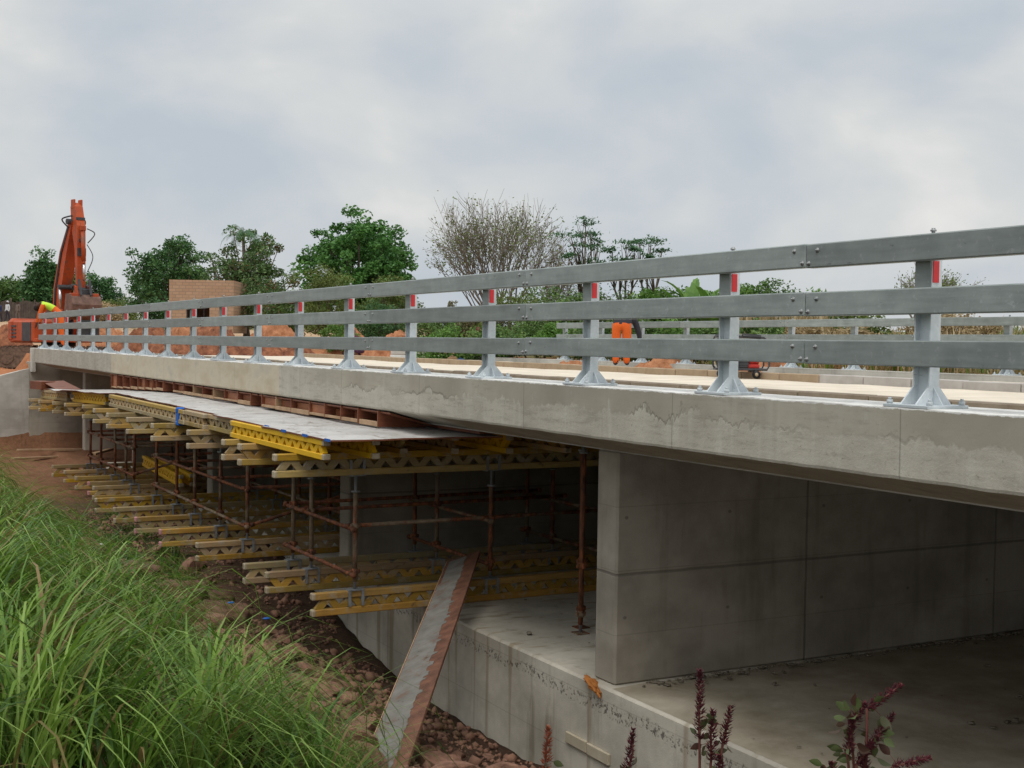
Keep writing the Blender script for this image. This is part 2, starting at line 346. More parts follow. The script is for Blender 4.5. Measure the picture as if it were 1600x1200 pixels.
def leafmat(name, stops, rough=0.55, trans=0.35):
    t = NT(name, rough, 0, 0.3); c = t.ramp(t.attr('tint'), stops); t.col(c)
    tr = t.n.new('ShaderNodeBsdfTranslucent'); t.l.new(c, tr.inputs['Color'])
    ms = t.n.new('ShaderNodeMixShader'); ms.inputs[0].default_value = trans
    out = t.n['Material Output']; t.l.new(t.b.outputs[0], ms.inputs[1]); t.l.new(tr.outputs[0], ms.inputs[2]); t.l.new(ms.outputs[0], out.inputs['Surface']); return t.mat
def groundmat():
    t = NT('soil_ground', 0.95, 0, 0.1); c = t.attr('soil', 'Color'); f = t.noise(2.2, 7, 0.7); g = t.noise(14, 6, 0.7)
    k = t.ramp(t.math('ADD', t.math('MULTIPLY', f, 0.5), t.math('MULTIPLY', g, 0.5)), [(0.3, (0.5, 0.48, 0.46)), (0.5, (0.95, 0.95, 0.95)), (0.7, (1.45, 1.42, 1.4))])
    t.col(t.mix(1.0, c, k, 'MULTIPLY')); t.bump(t.math('ADD', g, f), 0.8, 0.06); return t.mat

M = {}
M['fascia'] = fascia_mat()
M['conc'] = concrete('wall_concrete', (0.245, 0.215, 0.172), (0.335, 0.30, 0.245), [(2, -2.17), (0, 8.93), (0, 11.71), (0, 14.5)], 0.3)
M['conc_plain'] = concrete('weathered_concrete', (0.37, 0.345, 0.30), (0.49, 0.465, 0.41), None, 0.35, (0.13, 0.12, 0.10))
M['slab'] = concrete('base_slab_concrete', (0.40, 0.365, 0.295), (0.54, 0.50, 0.415), None, 0.55, (0.15, 0.115, 0.065), band=-3.42)
M['slabtop'] = simple('muddy_slab_top', (0.23, 0.19, 0.13), (0.45, 0.395, 0.305), 1.6, 0.9, bump=0.4, bscale=25)
M['rail'] = galv('weathered_galvanised_rail', (0.18, 0.205, 0.195), (0.29, 0.32, 0.305), 0.5, 0.2)
M['post'] = galv('bright_galvanised_post', (0.47, 0.515, 0.535), (0.64, 0.68, 0.70), 0.5, 0.1)
M['bolt'] = simple('zinc_bolt', (0.25, 0.26, 0.26), (0.36, 0.36, 0.35), 20, 0.4, 0.6, 0)
M['red'] = simple('red_reflector', (0.62, 0.012, 0.018), (0.72, 0.02, 0.025), 8, 0.3, 0, 0, spec=0.6)
M['road'] = simple('pale_sand_road', (0.54, 0.47, 0.37), (0.70, 0.62, 0.50), 1.4, 0.95, bump=0.5, bscale=30)
M['kerb'] = simple('grey_kerb_concrete', (0.36, 0.33, 0.30), (0.46, 0.43, 0.40), 4, 0.9, bump=0.2)
M['kerb_brown'] = simple('sandy_kerb_concrete', (0.30, 0.22, 0.14), (0.40, 0.30, 0.20), 4, 0.9, bump=0.2)
M['kerb_dark'] = simple('dark_brown_kerb_concrete', (0.17, 0.135, 0.10), (0.26, 0.215, 0.165), 4, 0.9, bump=0.2)  # darker brown tone, used for the near kerb line only
M['gy'] = timber_yellow('worn_yellow_timber', 'old'); M['gn'] = timber_yellow('new_yellow_timber', 'new'); M['gp'] = timber_yellow('faded_yellow_timber', 'pale')
M['cap'] = simple('whitish_girder_end', (0.28, 0.215, 0.13), (0.44, 0.37, 0.27), 14, 0.7, bump=0.2)
M['cap_pink'] = simple('pinkish_girder_end', (0.42, 0.17, 0.18), (0.55, 0.30, 0.30), 9, 0.7, bump=0.2)
M['rust'] = rust_tube()
M['steel'] = simple('dull_zinc_steel', (0.20, 0.21, 0.215), (0.34, 0.35, 0.355), 12, 0.5, 0.3, 0.1)
M['blue'] = simple('blue_plastic', (0.01, 0.09, 0.38), (0.015, 0.13, 0.48), 6, 0.5, 0, 0)
M['ply'] = plywood('brown_film_plywood'); M['ply2'] = simple('orange_brown_plywood', (0.20, 0.065, 0.028), (0.40, 0.16, 0.075), 1.6, 0.6, bump=.1); M['walk'] = walkway_ply()
M['wood'] = simple('raw_timber', (0.30, 0.185, 0.10), (0.46, 0.31, 0.19), 5, 0.8, bump=0.25)
M['ground'] = groundmat()

# ------------------------------------------------------------------ ground
PV = [-400, -30, -3, 0.8, 1.3, 2.5, 3.8, 5.0, 6.4, 6.75, 16.4, 18.6, 19.7, 30]
PZ = [-1.7, -1.7, -1.7, -1.72, -1.98, -2.65, -3.28, -3.82, -4.32, -5.1, -5.1, -1.0, -0.55, -0.5]
def ground_z(x, y):
    z = float(np.interp(x, PV, PZ))
    if 2.6 < x < 6.6:
        zb = -4.32 + 0.98*sst(14, 21, y) - 0.28*sst(30, 40, y)
        k = sst(2.6, 5.2, x); zz_ = max(z, zb); z = z*(1-k)+zz_*k
        if y > 24: z = z*(1-sst(24, 34, y)*0.6)+(-3.45-0.05*(x-3))*sst(24, 34, y)*0.6
    if 6.2 < x < 17 and y > 33: z = z*(1-sst(33.2, 34.2, y))+(-3.5)*sst(33.2, 34.2, y)
    if y > 42.9:
        d = y-43.2; k = sst(-0.25, 0.05, d)
        fl = -1.35+0.12*(x-5) if x < 5.9 else -0.62
        if x < 5: fl = max(-2.4, fl)
        fl = fl*(1-sst(5.4, 6.2, x))+(-0.62)*sst(5.4, 6.2, x) if x < 6.2 else fl
        if x < 11.5: fl = fl*(1-sst(1.5, 3.0, d)*(1-sst(9.5, 11.5, x)))+(-1.27)*sst(1.5, 3.0, d)*(1-sst(9.5, 11.5, x)) if x > 4.5 else min(fl, -1.27)
        rise = 0.85*sst(11, 36, d) + 0.85*sst(28, 80, d) + (0.95*sst(11, 20, d) if x < 7 else 0.40*sst(6, 16, d)*(1-sst(7, 14, x)))
        z = z*(1-k)+(fl+rise*(1-0.35*sst(15, 30, x)))*k
    if x > 20: z += 1.5*sst(24, 62, x)*(1-sst(43, 60, y)*0.6)
    z += 2.5*sst(90, 300, math.hypot(x, y))
    amp = 0.05 if (x < 6.7 and y < 43) else (0.10 if math.hypot(x, y) < 120 else 0.3)
    return z + amp*nz(x, y, 0.3, 0.9, 4) + (0.05*nz(x, y, 5.0, 3.1, 3) if 3.4 < x < 6.5 and y < 43 else 0)
def build_ground():
    us = np.concatenate([np.arange(-8, 3, 1.0), np.arange(3, 30, 0.16), np.arange(30, 42.6, 0.3), np.arange(42.7, 43.7, 0.12), np.arange(43.8, 70, 0.5), np.arange(70, 130, 2.0), np.arange(130, 300, 12), np.arange(300, 2200, 150), [2500]])
    vs = np.concatenate([[-1500, -800, -400], np.arange(-200, -20, 15), np.arange(-20, -2, 2.0), np.arange(-2, 6.9, 0.16), np.arange(7, 20, 0.7), np.arange(20, 60, 1.0), np.arange(60, 140, 4), np.arange(140, 400, 20), np.arange(400, 2200, 150), [2500]])
    V = np.zeros((len(us), len(vs), 3)); K = np.zeros_like(V)
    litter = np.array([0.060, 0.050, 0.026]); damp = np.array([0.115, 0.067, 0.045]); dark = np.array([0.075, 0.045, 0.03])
    orange = np.array([0.225, 0.112, 0.062]); red = np.array([0.40, 0.165, 0.075]); sand = np.array([0.46, 0.31, 0.19]); dry = np.array([0.21, 0.165, 0.075]); green = np.array([0.085, 0.095, 0.03])
    for i, y in enumerate(us):
        for j, x in enumerate(vs):
            V[i, j] = (x, y, ground_z(x, y))
            n = nz(x, y, 9.0, 0.5, 4)
            if y < 43.1 and x < 18:
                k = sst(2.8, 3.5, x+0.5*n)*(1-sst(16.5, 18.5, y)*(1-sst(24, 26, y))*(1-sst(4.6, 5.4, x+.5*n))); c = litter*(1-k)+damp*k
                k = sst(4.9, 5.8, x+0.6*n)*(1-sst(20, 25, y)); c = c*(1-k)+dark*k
                k = sst(24.5, 30, y+2*n)*sst(1.0, 2.5, x); c = c*(1-k)+orange*k
            elif x > 19.6 and y < 60:
                k = sst(20.2, 22.5, x+1.2*n-0.12*max(0, y-20)); g = dry*(0.5+n*0.5)+green*(0.5-n*0.5)
                c = red*(1-k)+np.clip(g, 0.03, 1)*k
            else:
                d = math.hypot(x, y); k = sst(58, 75, d+6*n); c = red*(1-k)+sand*k
                k = sst(115, 150, d); c = c*(1-k)+green*k
            K[i, j] = np.clip(c, 0.02, 1)
    nu, nv = len(us), len(vs); idx = np.arange(nu*nv).reshape(nu, nv)
    F = np.stack([idx[:-1, :-1], idx[:-1, 1:], idx[1:, 1:], idx[1:, :-1]], -1).reshape(-1, 4)
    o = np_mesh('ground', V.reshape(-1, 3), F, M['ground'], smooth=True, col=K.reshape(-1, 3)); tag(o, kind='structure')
build_ground()

# ------------------------------------------------------------------ bridge
U0, U1 = -5.0, 42.6
bridge = thing('bridge', 'long low grey concrete bridge on thin wall piers, half of it still propped', 'bridge', (6.5, 18, -3.22))
BO = (6.5, 18, -3.22)
def edge_beam():
    prof = [(6.52, -0.363)]+[(5.956+t*(6.5-5.956), -0.363) for t in (0.75, 0.5, 0.25, 0.06)]+[(5.951, -0.3655), (5.950, -0.372)]+[(5.950, z) for z in np.linspace(-0.40, -0.795, 11)]+[(5.957, -0.815), (5.968, -0.82), (6.2, -0.885), (6.62, -1.003)]
    us = np.arange(U0, U1+0.001, 0.07); n = len(prof); V = []; F = []
    for i, y in enumerate(us):
        for j, (x, z) in enumerate(prof):
            dx = 0.0035*nz(y, z, 1.0, 2.5, 4) if 5 <= j <= n-3 else 0
            dz = 0.006*nz(y, 4.0, 0, 2.2, 4)+0.003*nz(y, 9.0, 0, 11, 2) if 3 <= j <= 6 else (0.005*nz(y, 7.0, 0, 3.0, 4) if n-6 <= j <= n-3 else 0)
            V.append((x+dx-BO[0], y-BO[1], z+dz-BO[2]))
    for i in range(len(us)-1):
        for j in range(n-1): F.append((i*n+j, i*n+j+1, (i+1)*n+j+1, (i+1)*n+j))
    b = MB(); b.add(V, F); b.add([V[(len(us)-1)*n+j] for j in range(n)], [tuple(range(n))])
    o = b.build('edge_beam', M['fascia'], bridge)
    o.data.polygons.foreach_set('use_smooth', [False]*len(o.data.polygons))
    # the fascia pattern lives in world-like coordinates: shift the texture space by keeping the mesh in bridge space
    return o
M['fascia'].node_tree.nodes  # (pattern offsets are handled below)
def shift_tex(mat, off):
    nt = mat.node_tree
    tcn = [n for n in nt.nodes if n.type == 'TEX_COORD'][0]
    ad = nt.nodes.new('ShaderNodeVectorMath'); ad.operation = 'ADD'; ad.inputs[1].default_value = off
    tos = [l.to_socket for l in nt.links if l.from_socket == tcn.outputs['Object']]
    nt.links.new(tcn.outputs['Object'], ad.inputs[0])
    for s_ in tos: nt.links.new(ad.outputs[0], s_)
for k_ in ('fascia', 'conc', 'slab'): shift_tex(M[k_], BO)
edge_beam()
b = MB(); b.box((12.75, (U0+U1)/2, -0.785), (12.4, U1-U0, 0.42)); b.build('deck_slab', M['conc_plain'], bridge, BO)
b = MB(); b.prism([(19.0, -0.9), (19.6, -0.8), (19.6, -0.45), (19.1, -0.45), (19.1, -0.6), (18.96, -0.6)], lambda p, e: (p[0], U1 if e else U0, p[1])); b.build('far_edge_beam', M['conc_plain'], bridge, BO)
PIERS = [10.26, 17.2, 24.4, 31.2, 37.8]
for py in PIERS:
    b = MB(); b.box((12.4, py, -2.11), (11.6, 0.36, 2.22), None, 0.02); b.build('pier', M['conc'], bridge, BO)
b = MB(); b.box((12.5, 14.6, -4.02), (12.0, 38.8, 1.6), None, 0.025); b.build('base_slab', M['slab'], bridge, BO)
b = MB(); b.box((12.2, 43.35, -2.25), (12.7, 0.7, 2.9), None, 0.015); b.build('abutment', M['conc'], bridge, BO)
b = MB(); b.prism([(0.0, -4.6), (5.84, -4.6), (5.84, -1.02), (4.9, -1.27), (3.0, -1.75), (0.0, -2.6)], lambda p, e: (p[0], 43.4 if e else 43.02, p[1])); b.build('wing_wall', M['conc_plain'], bridge, BO)
b = MB(); b.box((5.93, 42.83, -0.74), (0.12, 0.44, 0.76), None, 0.01); b.build('end_pilaster', M['conc_plain'], bridge, BO)
# mud film on the slab top: a thin sheet of dirt lying on the concrete
b = MB()
us = np.arange(-4.0, 10.2, 0.25); vs = np.concatenate([np.arange(6.53, 9.0, 0.15), np.arange(9, 18.2, 0.6)])
V = [(x, y, -3.2185+0.02*max(0, nz(x, y, 2, 0.8, 4)+0.1)*sst(6.53, 6.8, x)) for y in us for x in vs]; n = len(vs)
b.add(V, [(i*n+j, i*n+j+1, (i+1)*n+j+1, (i+1)*n+j) for i in range(len(us)-1) for j in range(n-1)], 0, True)
b.build('mud_film', M['slabtop'], bridge, BO)
# road surface
b = MB(); us = np.arange(U0, 43.6, 0.5); vs = np.concatenate([np.arange(6.5, 9, 0.3), np.arange(9, 19.0, 0.5)]); n = len(vs)
V = [(x, y, -0.555+0.02*nz(x, y, 1, 0.7, 4)+(0.03 if x < 8.6 else 0)) for y in us for x in vs]
b.add(V, [(i*n+j, i*n+j+1, (i+1)*n+j+1, (i+1)*n+j) for i in range(len(us)-1) for j in range(n-1)], 0, True)
tag(b.build('road', M['road']), kind='structure')
for kx, zt, mats in ((8.75, -0.445, ('kerb_dark', 'kerb_dark')), (14.42, -0.44, ('kerb', 'kerb_brown'))):
    kt = thing('kerb', 'near line of buff kerb blocks along the sandy road' if kx < 10 else 'far line of kerb blocks, grey to buff, beside the generator', 'kerb', (kx, 20, -0.56), 0)
    for k in range(47):
        y0 = U0+k*1.0
        b = MB(); b.box((kx+random.uniform(-.012, .012), y0+0.5, zt-0.085+random.uniform(-.006, .006)), (0.15, 0.985, 0.19), rotz(random.uniform(-.008, .008)), 0.012)
        b.build('kerb_block', M[mats[0] if y0 < 15.6 else mats[1]], kt, (kx, 20, -0.56))

# ------------------------------------------------------------------ railings
def make_post():
    p = bpy.data.objects.new('railing_post', None); C.objects.link(p)
    b = MB()
    out = [(-0.15, 0.02), (0.15, 0.02), (0.145, 0.030), (0.043, 0.135), (0.043, 1.09), (-0.043, 1.09), (-0.043, 0.135), (-0.145, 0.030)]
    for sy in (-1, 1):   # two flange plates flaring into base gussets, facing along the bridge
        y0 = sy*0.062
        b.prism(out, lambda q, e: (q[0], y0+(0.006 if e else -0.006), q[1]))
        tri = [(0, 0.02), (0.075, 0.02), (0, 0.125)]
        b.prism(tri, lambda q, e: ((0.005 if e else -0.005), y0+sy*(0.006+q[0]), q[1]))
    b.box((0, 0, 0.555), (0.010, 0.112, 1.07))
    return p, b.build('post_section', M['post'], p)
def post_parts(p, reflector):
    b = MB(); b.box((0, 0, 0.01), (0.36, 0.37, 0.02), None, 0.003)
    for sx in (-1, 1):
        for sy in (-1, 1):
            b.tube((sx*.14, sy*.165, .02), (sx*.14, sy*.165, .045), .02, n=6); b.tube((sx*.14, sy*.165, .045), (sx*.14, sy*.165, .06), .011, n=6)
    b.build('base_plate', M['post'], p)
    b = MB(); b.box((-0.048, 0, 0.835), (0.008, 0.125, 0.17)); b.build('bracket_plate', M['rail'], p)
    b = MB(); b.tube((0.0, -0.03, 1.075), (0.0, -0.03, 1.125), .012, n=8); b.tube((0.0, -0.03, 1.105), (0.0, -0.03, 1.115), .02, n=6); b.build('top_bolt', M['bolt'], p)
    if reflector:
        b = MB(); b.box((-0.012, -0.0715, 0.85), (0.052, 0.005, 0.135), None, 0.002); b.build('reflector', M['red'], p)
def make_rail(mat):
    b = MB(); b.box((0, 0, 0), (0.075, 3.994, 0.165), None, 0.008)
    for s_ in (-1, 1):
        for dy, dz in ((0.115, 0.035), (0.03, -0.052)):
            y = s_*(1.997-dy); b.tube((-0.0375, y, dz), (-0.045, y, dz), .0125, n=6, m=1); b.tube((-0.045, y, dz), (-0.055, y, dz), .007, n=6, m=1)
            b.tube((-0.0375, y, dz), (-0.0395, y, dz), .018, n=12, m=1)
    return b
def railing(name, label, x, z, posts, seg0, nseg, reflector, trim):
    r = thing(name, label, 'railing', (x, 20, z))
    p0, sec = make_post(); post_parts(p0, reflector)
    for i, y in enumerate(posts):
        p = p0 if i == 0 else copy_tree(p0)
        p.parent = r; p.location = (0, y-20, 0); p.rotation_euler = (0, 0, random.uniform(-.01, .01))
    first = None
    for k in range(nseg):
        for zc in (1.000, 0.668, 0.338):
            if first is None: o = first = make_rail(M['rail']).build('rail', [M['rail'], M['bolt']], r)
            else: o = first.copy(); C.objects.link(o)
            o.parent = r; o.location = (-0.092, seg0+4*k+2-20, zc+random.uniform(-.003, .003)); o.rotation_euler = (random.uniform(-.0012, .0012), 0, random.uniform(-.0008, .0008))
    # shorter end rails
    y0 = seg0+4*nseg
    if trim > y0:
        for zc in (1.000, 0.668, 0.338):
            b = MB(); b.box((0, 0, 0), (0.075, trim-y0-.006, 0.165), None, 0.008); o = b.build('rail', M['rail'], r); o.location = (-0.092, (y0+trim)/2-20, zc)
    return r
railing('bridge_railing', 'near galvanised three-rail bridge railing with red reflectors along the concrete edge', 6.13, -0.363, [1.85+2*k for k in range(21)], -1.15, 10, True, 42.2)
railing('bridge_railing', 'far galvanised bridge railing beyond the sandy road and generator', 19.34, -0.45, [0.49+2*k for k in range(17)], -1.4, 8, False, 32.8)

# ------------------------------------------------------------------ falsework
def girder(L, chord, capm, base=None, name='lattice_girder', label='', group=None, loc=(0, 0, 0), rz=0.0, ry=0.0, shape=0, sz=1.0):
    """timber lattice girder along local +X from the origin, 0.24 high"""
    g = thing(name, label, 'girder', loc, rz, group); g.rotation_euler = (0, ry, rz); g.scale = (1, 1.06, sz)
    for nm, z in (('bottom_chord', 0.035), ('top_chord', 0.205)):
        b = MB(); b.box((L/2, 0, z), (L-0.07, 0.088, 0.07), None, 0.007); co = b.build(nm, M[chord], g)
        for x in (0.0225, L-0.0225):
            b = MB(); b.box((x, 0, z), (0.045, 0.091, 0.073), None, 0.018); b.build('end_cap', M[capm], co)
    b = MB(); n = max(2, int(round((L-0.12)/0.296))); p = (L-0.12)/n; z0, z1 = 0.055, 0.185
    for i in range(n):
        x0 = 0.06+i*p; a, c = (z0, z1) if shape == 0 else (z1, z0)
        b.bar((x0+.01, 0.0, a), (x0+p/2-.012, 0.0, c), 0.078, 0.052, (0, 1, 0)); b.bar((x0+p/2+.012, 0.001, c), (x0+p-.01, 0.001, a), 0.078, 0.052, (0, 1, 0))
    b.build('lattice_web', M[chord], g)
    return g
LOWZ, LOW_TOP = -3.217, -2.945
LOW = [(14.14, 5.03, 'gy', 'cap'), (15.69, 4.97, 'gy', 'cap'), (16.42, 4.90, 'gp', 'cap'), (18.38, 4.78, 'gy', 'cap'), (19.87, 4.60, 'gy', 'cap_pink'), (21.4, 4.55, 'gp', 'cap_pink'), (22.75, 4.48, 'gp', 'cap'), (24.2, 4.43, 'gy', 'cap'), (26.2, 4.75, 'gp', 'cap'), (27.0, 4.8, 'gy', 'cap_pink'), (28.1, 4.74, 'gp', 'cap'), (29.5, 4.73, 'gy', 'cap'), (30.8, 4.68, 'gy', 'cap')]
for i, (y, x, ch, cp) in enumerate(LOW):
    girder(6.0, ch, cp, label=('nearest lower yellow lattice girder, touched by the leaning plank' if i == 0 else f'{ORD[i]} lower lattice girder counted from the leaning plank, on the base slab'), group='lower lattice girders on the base slab', loc=(x, y, LOWZ), rz=random.uniform(-.012, .012), shape=i % 2, sz=1.13)
def fz(y): return -0.028*max(0.0, y-25.2)       # the far formwork sags a little
UPR = [(14.12, 4.55), (15.68, 4.60), (16.42, 4.60), (18.3, 4.62), (19.85, 4.46), (21.45, 4.42), (22.8, 4.36), (24.25, 4.40), (26.2, 4.55), (28.0, 4.5), (29.7, 4.52), (31.6, 4.5), (33.4, 4.52)]
UCH = ['gy', 'gp', 'gy', 'gp', 'gy', 'gp', 'gy', 'gp', 'gp', 'gy', 'gp', 'gy', 'gy']
for i, (y, x) in enumerate(UPR):
    girder(6.0, UCH[i], 'cap', label=f'{ORD[i]} upper lattice girder from the near pier, carried on the scaffold heads' if i else 'upper lattice girder nearest the pier, carried on rusty scaffold heads', group='upper lattice girders under the formwork', loc=(x, y, -1.576+fz(y)), rz=random.uniform(-.012, .012), shape=i % 2, sz=1.14)
# girders along the bridge under the walkway edge
EG = [(13.2, 3.6, 4.86, 'gn', 'cap', 'bright yellow lattice girder under the near corner of the plywood walkway'),
      (15.95, 3.2, 4.97, 'gp', 'cap', 'faded lattice girder under the walkway between the bright yellow one and a blue strap'),
      (18.3, 1.6, 4.90, 'gp', 'cap', 'short pale-ended lattice girder just nearer than the blue strap'),
      (19.35, 5.7, 4.88, 'gp', 'cap', 'long faded lattice girder wrapped by the blue strap'),
      (25.6, 3.7, 4.92, 'gn', 'cap', 'bright yellow lattice girder under the far half of the walkway'),
      (29.75, 3.9, 4.88, 'gp', 'cap', 'farthest faded lattice girder under the walkway edge, by the abutment')]
for (y, L, x, ch, cp, lb) in EG:
    ry = 0.028 if y > 25 else 0.0
    girder(L, ch, cp, label=lb, group='girders along the walkway edge', loc=(x, y, -1.302+fz(y)), rz=math.pi/2, ry=ry, sz=.92)
for j, x in enumerate((5.42, 5.98, 6.56, 7.2, 7.9, 8.6, 9.3)):
    for s_, y0 in enumerate((13.15, 19.2)):
        girder(6.0, 'gy' if (j+s_) % 3 else 'gn', 'cap', label=f'{ORD[j]} joist girder in from the walkway edge, {"near" if s_ == 0 else "far"} half of the formwork', group='joist girders under the formwork', loc=(x, y0+0.17*((j*7) % 4), -1.302), rz=math.pi/2, shape=j % 2, sz=.92)
b = MB(); b.box((4.88, 19.75, -1.20), (0.104, 0.16, 0.27), None, 0.01); b.box((4.88, 19.75, -1.10), (0.13, 0.10, 0.09), None, 0.02); b.box((4.88, 19.75, -1.30), (0.13, 0.10, 0.07), None, 0.02)
tag(b.build('strap', M['blue'], None, (4.88, 19.75, -1.2)), 'blue strap wrapped round a faded girder under the walkway', 'strap')
# loose yellow girders lying in the bay
for k, x in enumerate((6.42, 6.66)):
    girder(4.6, 'gn', 'cap', label=['bright yellow girder lying loose in the bay, left one of the pair', 'bright yellow girder lying loose in the bay, right one of the pair'][k], group='loose yellow girders', loc=(x-.12, 25.35+0.12*k, -2.94), rz=math.pi/2-0.06, shape=k)

def upright(x, y, z0, z1, label, row, forks=True, seed=0):
    t = thing('scaffold_standard', label, 'scaffold pole', (x, y, z0), random.uniform(0, 3), 'rusty scaffold standards')
    b = MB(); H = z1-z0; jack = 0.20
    b.tube((0, 0, 0.10), (0, 0, H-jack), .0285, n=10); b.build('tube', M['rust'], t)
    b = MB(); b.tube((0, 0, 0.012), (0, 0, H-.012), .018, n=8)
    b.tube((0, 0, H-jack-.005), (0, 0, H-jack+.012), .055, n=10); b.build('jack_screw', M['steel'], t)
    t.rotation_euler = (random.uniform(-.006, .006), random.uniform(-.006, .006), 0)
    def fork(z, d, nm):
        b = MB(); b.box((0, 0, z), (0.20, 0.13, 0.010))
        for sx in (-1, 1):
            for sy in (-1, 1): b.box((sx*.082, sy*.058, z+d*.095), (0.034, 0.010, 0.18))
        b.build(nm, M['steel'], t)
    fork(H-.006, 1, 'head_fork')
    if forks: fork(.006, -1, 'foot_fork')
    else:
        b = MB(); b.box((0, 0, .006), (.15, .15, .012)); b.build('foot_plate', M['rust'], t)
    b = MB()
    zc = None
    for zc in (0.22, 0.76):
        b = MB()
        for a in range(4):
            ca, sa = math.cos(a*math.pi/2), math.sin(a*math.pi/2)
            b.box((ca*.045, sa*.045, zc), (.035, .035, .05), rotz(a*math.pi/2), .006)
        b.tube((0, 0, zc-.035), (0, 0, zc+.035), .038, n=10)
        b.build('coupler', M['rust'], t)
    return t
ROWS = ((5.56, 'front'), (7.38, 'middle'), (9.2, 'back'))
for i, (y, x, _, _) in enumerate(LOW):
    zt = -1.577+fz(y)
    for rx, rn in ROWS:
        xx = rx+random.uniform(-.03, .03)
        upright(xx, y, LOW_TOP, zt, f'{rn}-row scaffold standard on the {ORD[i]} lower girder from the leaning plank', rn)
for k, y in enumerate((12.1, 12.35)):
    upright(7.46+0.16*k, y, -3.22, -1.0, ['rusty scaffold standard on a foot plate, tight against the near pier', 'rusty scaffold standard on a foot plate, second from the near pier'][k], 'pier', False)
def ledger(p0, p1, label, r=.0242, group='scaffold ledgers'):
    p0, p1 = np.array(p0, float), np.array(p1, float); o = (p0+p1)/2
    b = MB(); b.tube(p0, p1, r, n=10)
    d = (p1-p0)/np.linalg.norm(p1-p0)
    for q in (p0, p1): b.tube(q-d*.03, q+d*.03, r*1.35, n=10)
    tag(b.build('scaffold_ledger', M['rust'], None, o), label, 'scaffold tube', group)
BAYS = [(16.42, 14.14, 'first bay from the leaning plank'), (24.2, 18.38, 'middle bay'), (30.8, 26.2, 'farthest bay')]
for (ya, yb, bn) in BAYS:
    for rx, rn in ROWS:
        for z, zn in ((-2.21, 'upper'), (-2.75, 'lower')):
            ledger((rx-.05, ya+.1, z), (rx-.05, yb-.1, z), f'{zn} rusty ledger along the {rn} row of standards, {bn}')
for i, (y, x, _, _) in enumerate(LOW):
    ledger((5.5, y+.06, -2.19), (9.4, y+.06, -2.17), f'rusty ledger running under the deck above the {ORD[i]} lower girder from the plank')
    if i in (3, 8): ledger((5.6, y-.06, -2.72), (9.3, y-.06, -1.75), f'sloping rusty brace under the deck at the {ORD[i]} lower girder from the plank', group='scaffold braces')
# walkway plywood
PL = [(12.95, 15.39, 4.80, 6.9), (15.4, 17.83, 4.86, 6.9), (17.84, 20.27, 4.95, 6.9), (20.28, 22.71, 4.98, 6.9), (22.72, 25.15, 5.0, 6.9), (25.17, 28.0, 4.72, 6.7), (28.02, 31.2, 4.55, 6.6)]
for i, (y0, y1, x0, x1) in enumerate(PL):
    b = MB(); ys = np.linspace(y0, y1-.01, 14); xs = np.linspace(x0, x1, 8); n = 8
    def zf(x, y): return -1.060+fz(y)+0.012*nz(x, y, 1, 1.2, 3)+(0.05*sst(5.2, 4.6, x)*abs(nz(y, 3, 0, .8, 2)) if i >= 4 else 0)
    top = [(x, y, zf(x, y)) for y in ys for x in xs]; bot = [(x, y, zf(x, y)-.018) for y in ys for x in xs]; k = len(top)
    F = [(a*n+c, a*n+c+1, (a+1)*n+c+1, (a+1)*n+c) for a in range(13) for c in range(7)]
    b.add(top+bot, F, 0)
    b.add(top+bot, [tuple(q+k for q in reversed(f)) for f in F], 1)
    ring = [(a*n) for a in range(14)]; ring2 = [c for c in range(n)]; ring3 = [13*n+c for c in range(n)]
    b.add(top+bot, [(p, q, q+k, p+k) for p, q in zip(ring, ring[1:])]+[(p, q, q+k, p+k) for p, q in zip(ring2, ring2[1:])]+[(p, q, q+k, p+k) for p, q in zip(ring3, ring3[1:])], 1)
    tag(b.build('plywood_sheet', [M['walk'], M['ply']], None, (x0, y0, -1.06)), 'nearest cement-splashed plywood walkway sheet with blue-taped corner' if i == 0 else f'{ORD[i]} cement-splashed plywood walkway sheet counted from the near corner', 'plywood', 'plywood walkway sheets')
for k, y in enumerate((13.02, 13.75, 14.5, 15.3)):
    b = MB(); b.box((4.797+(0.05 if k == 3 else 0), y, -1.066), (0.012, 0.16, 0.03)); tag(b.build('tape', M['blue'], None, (4.8, y, -1.066)), f'{ORD[k]} scrap of blue tape on the walkway edge from its near corner', 'tape', 'blue tape scraps')
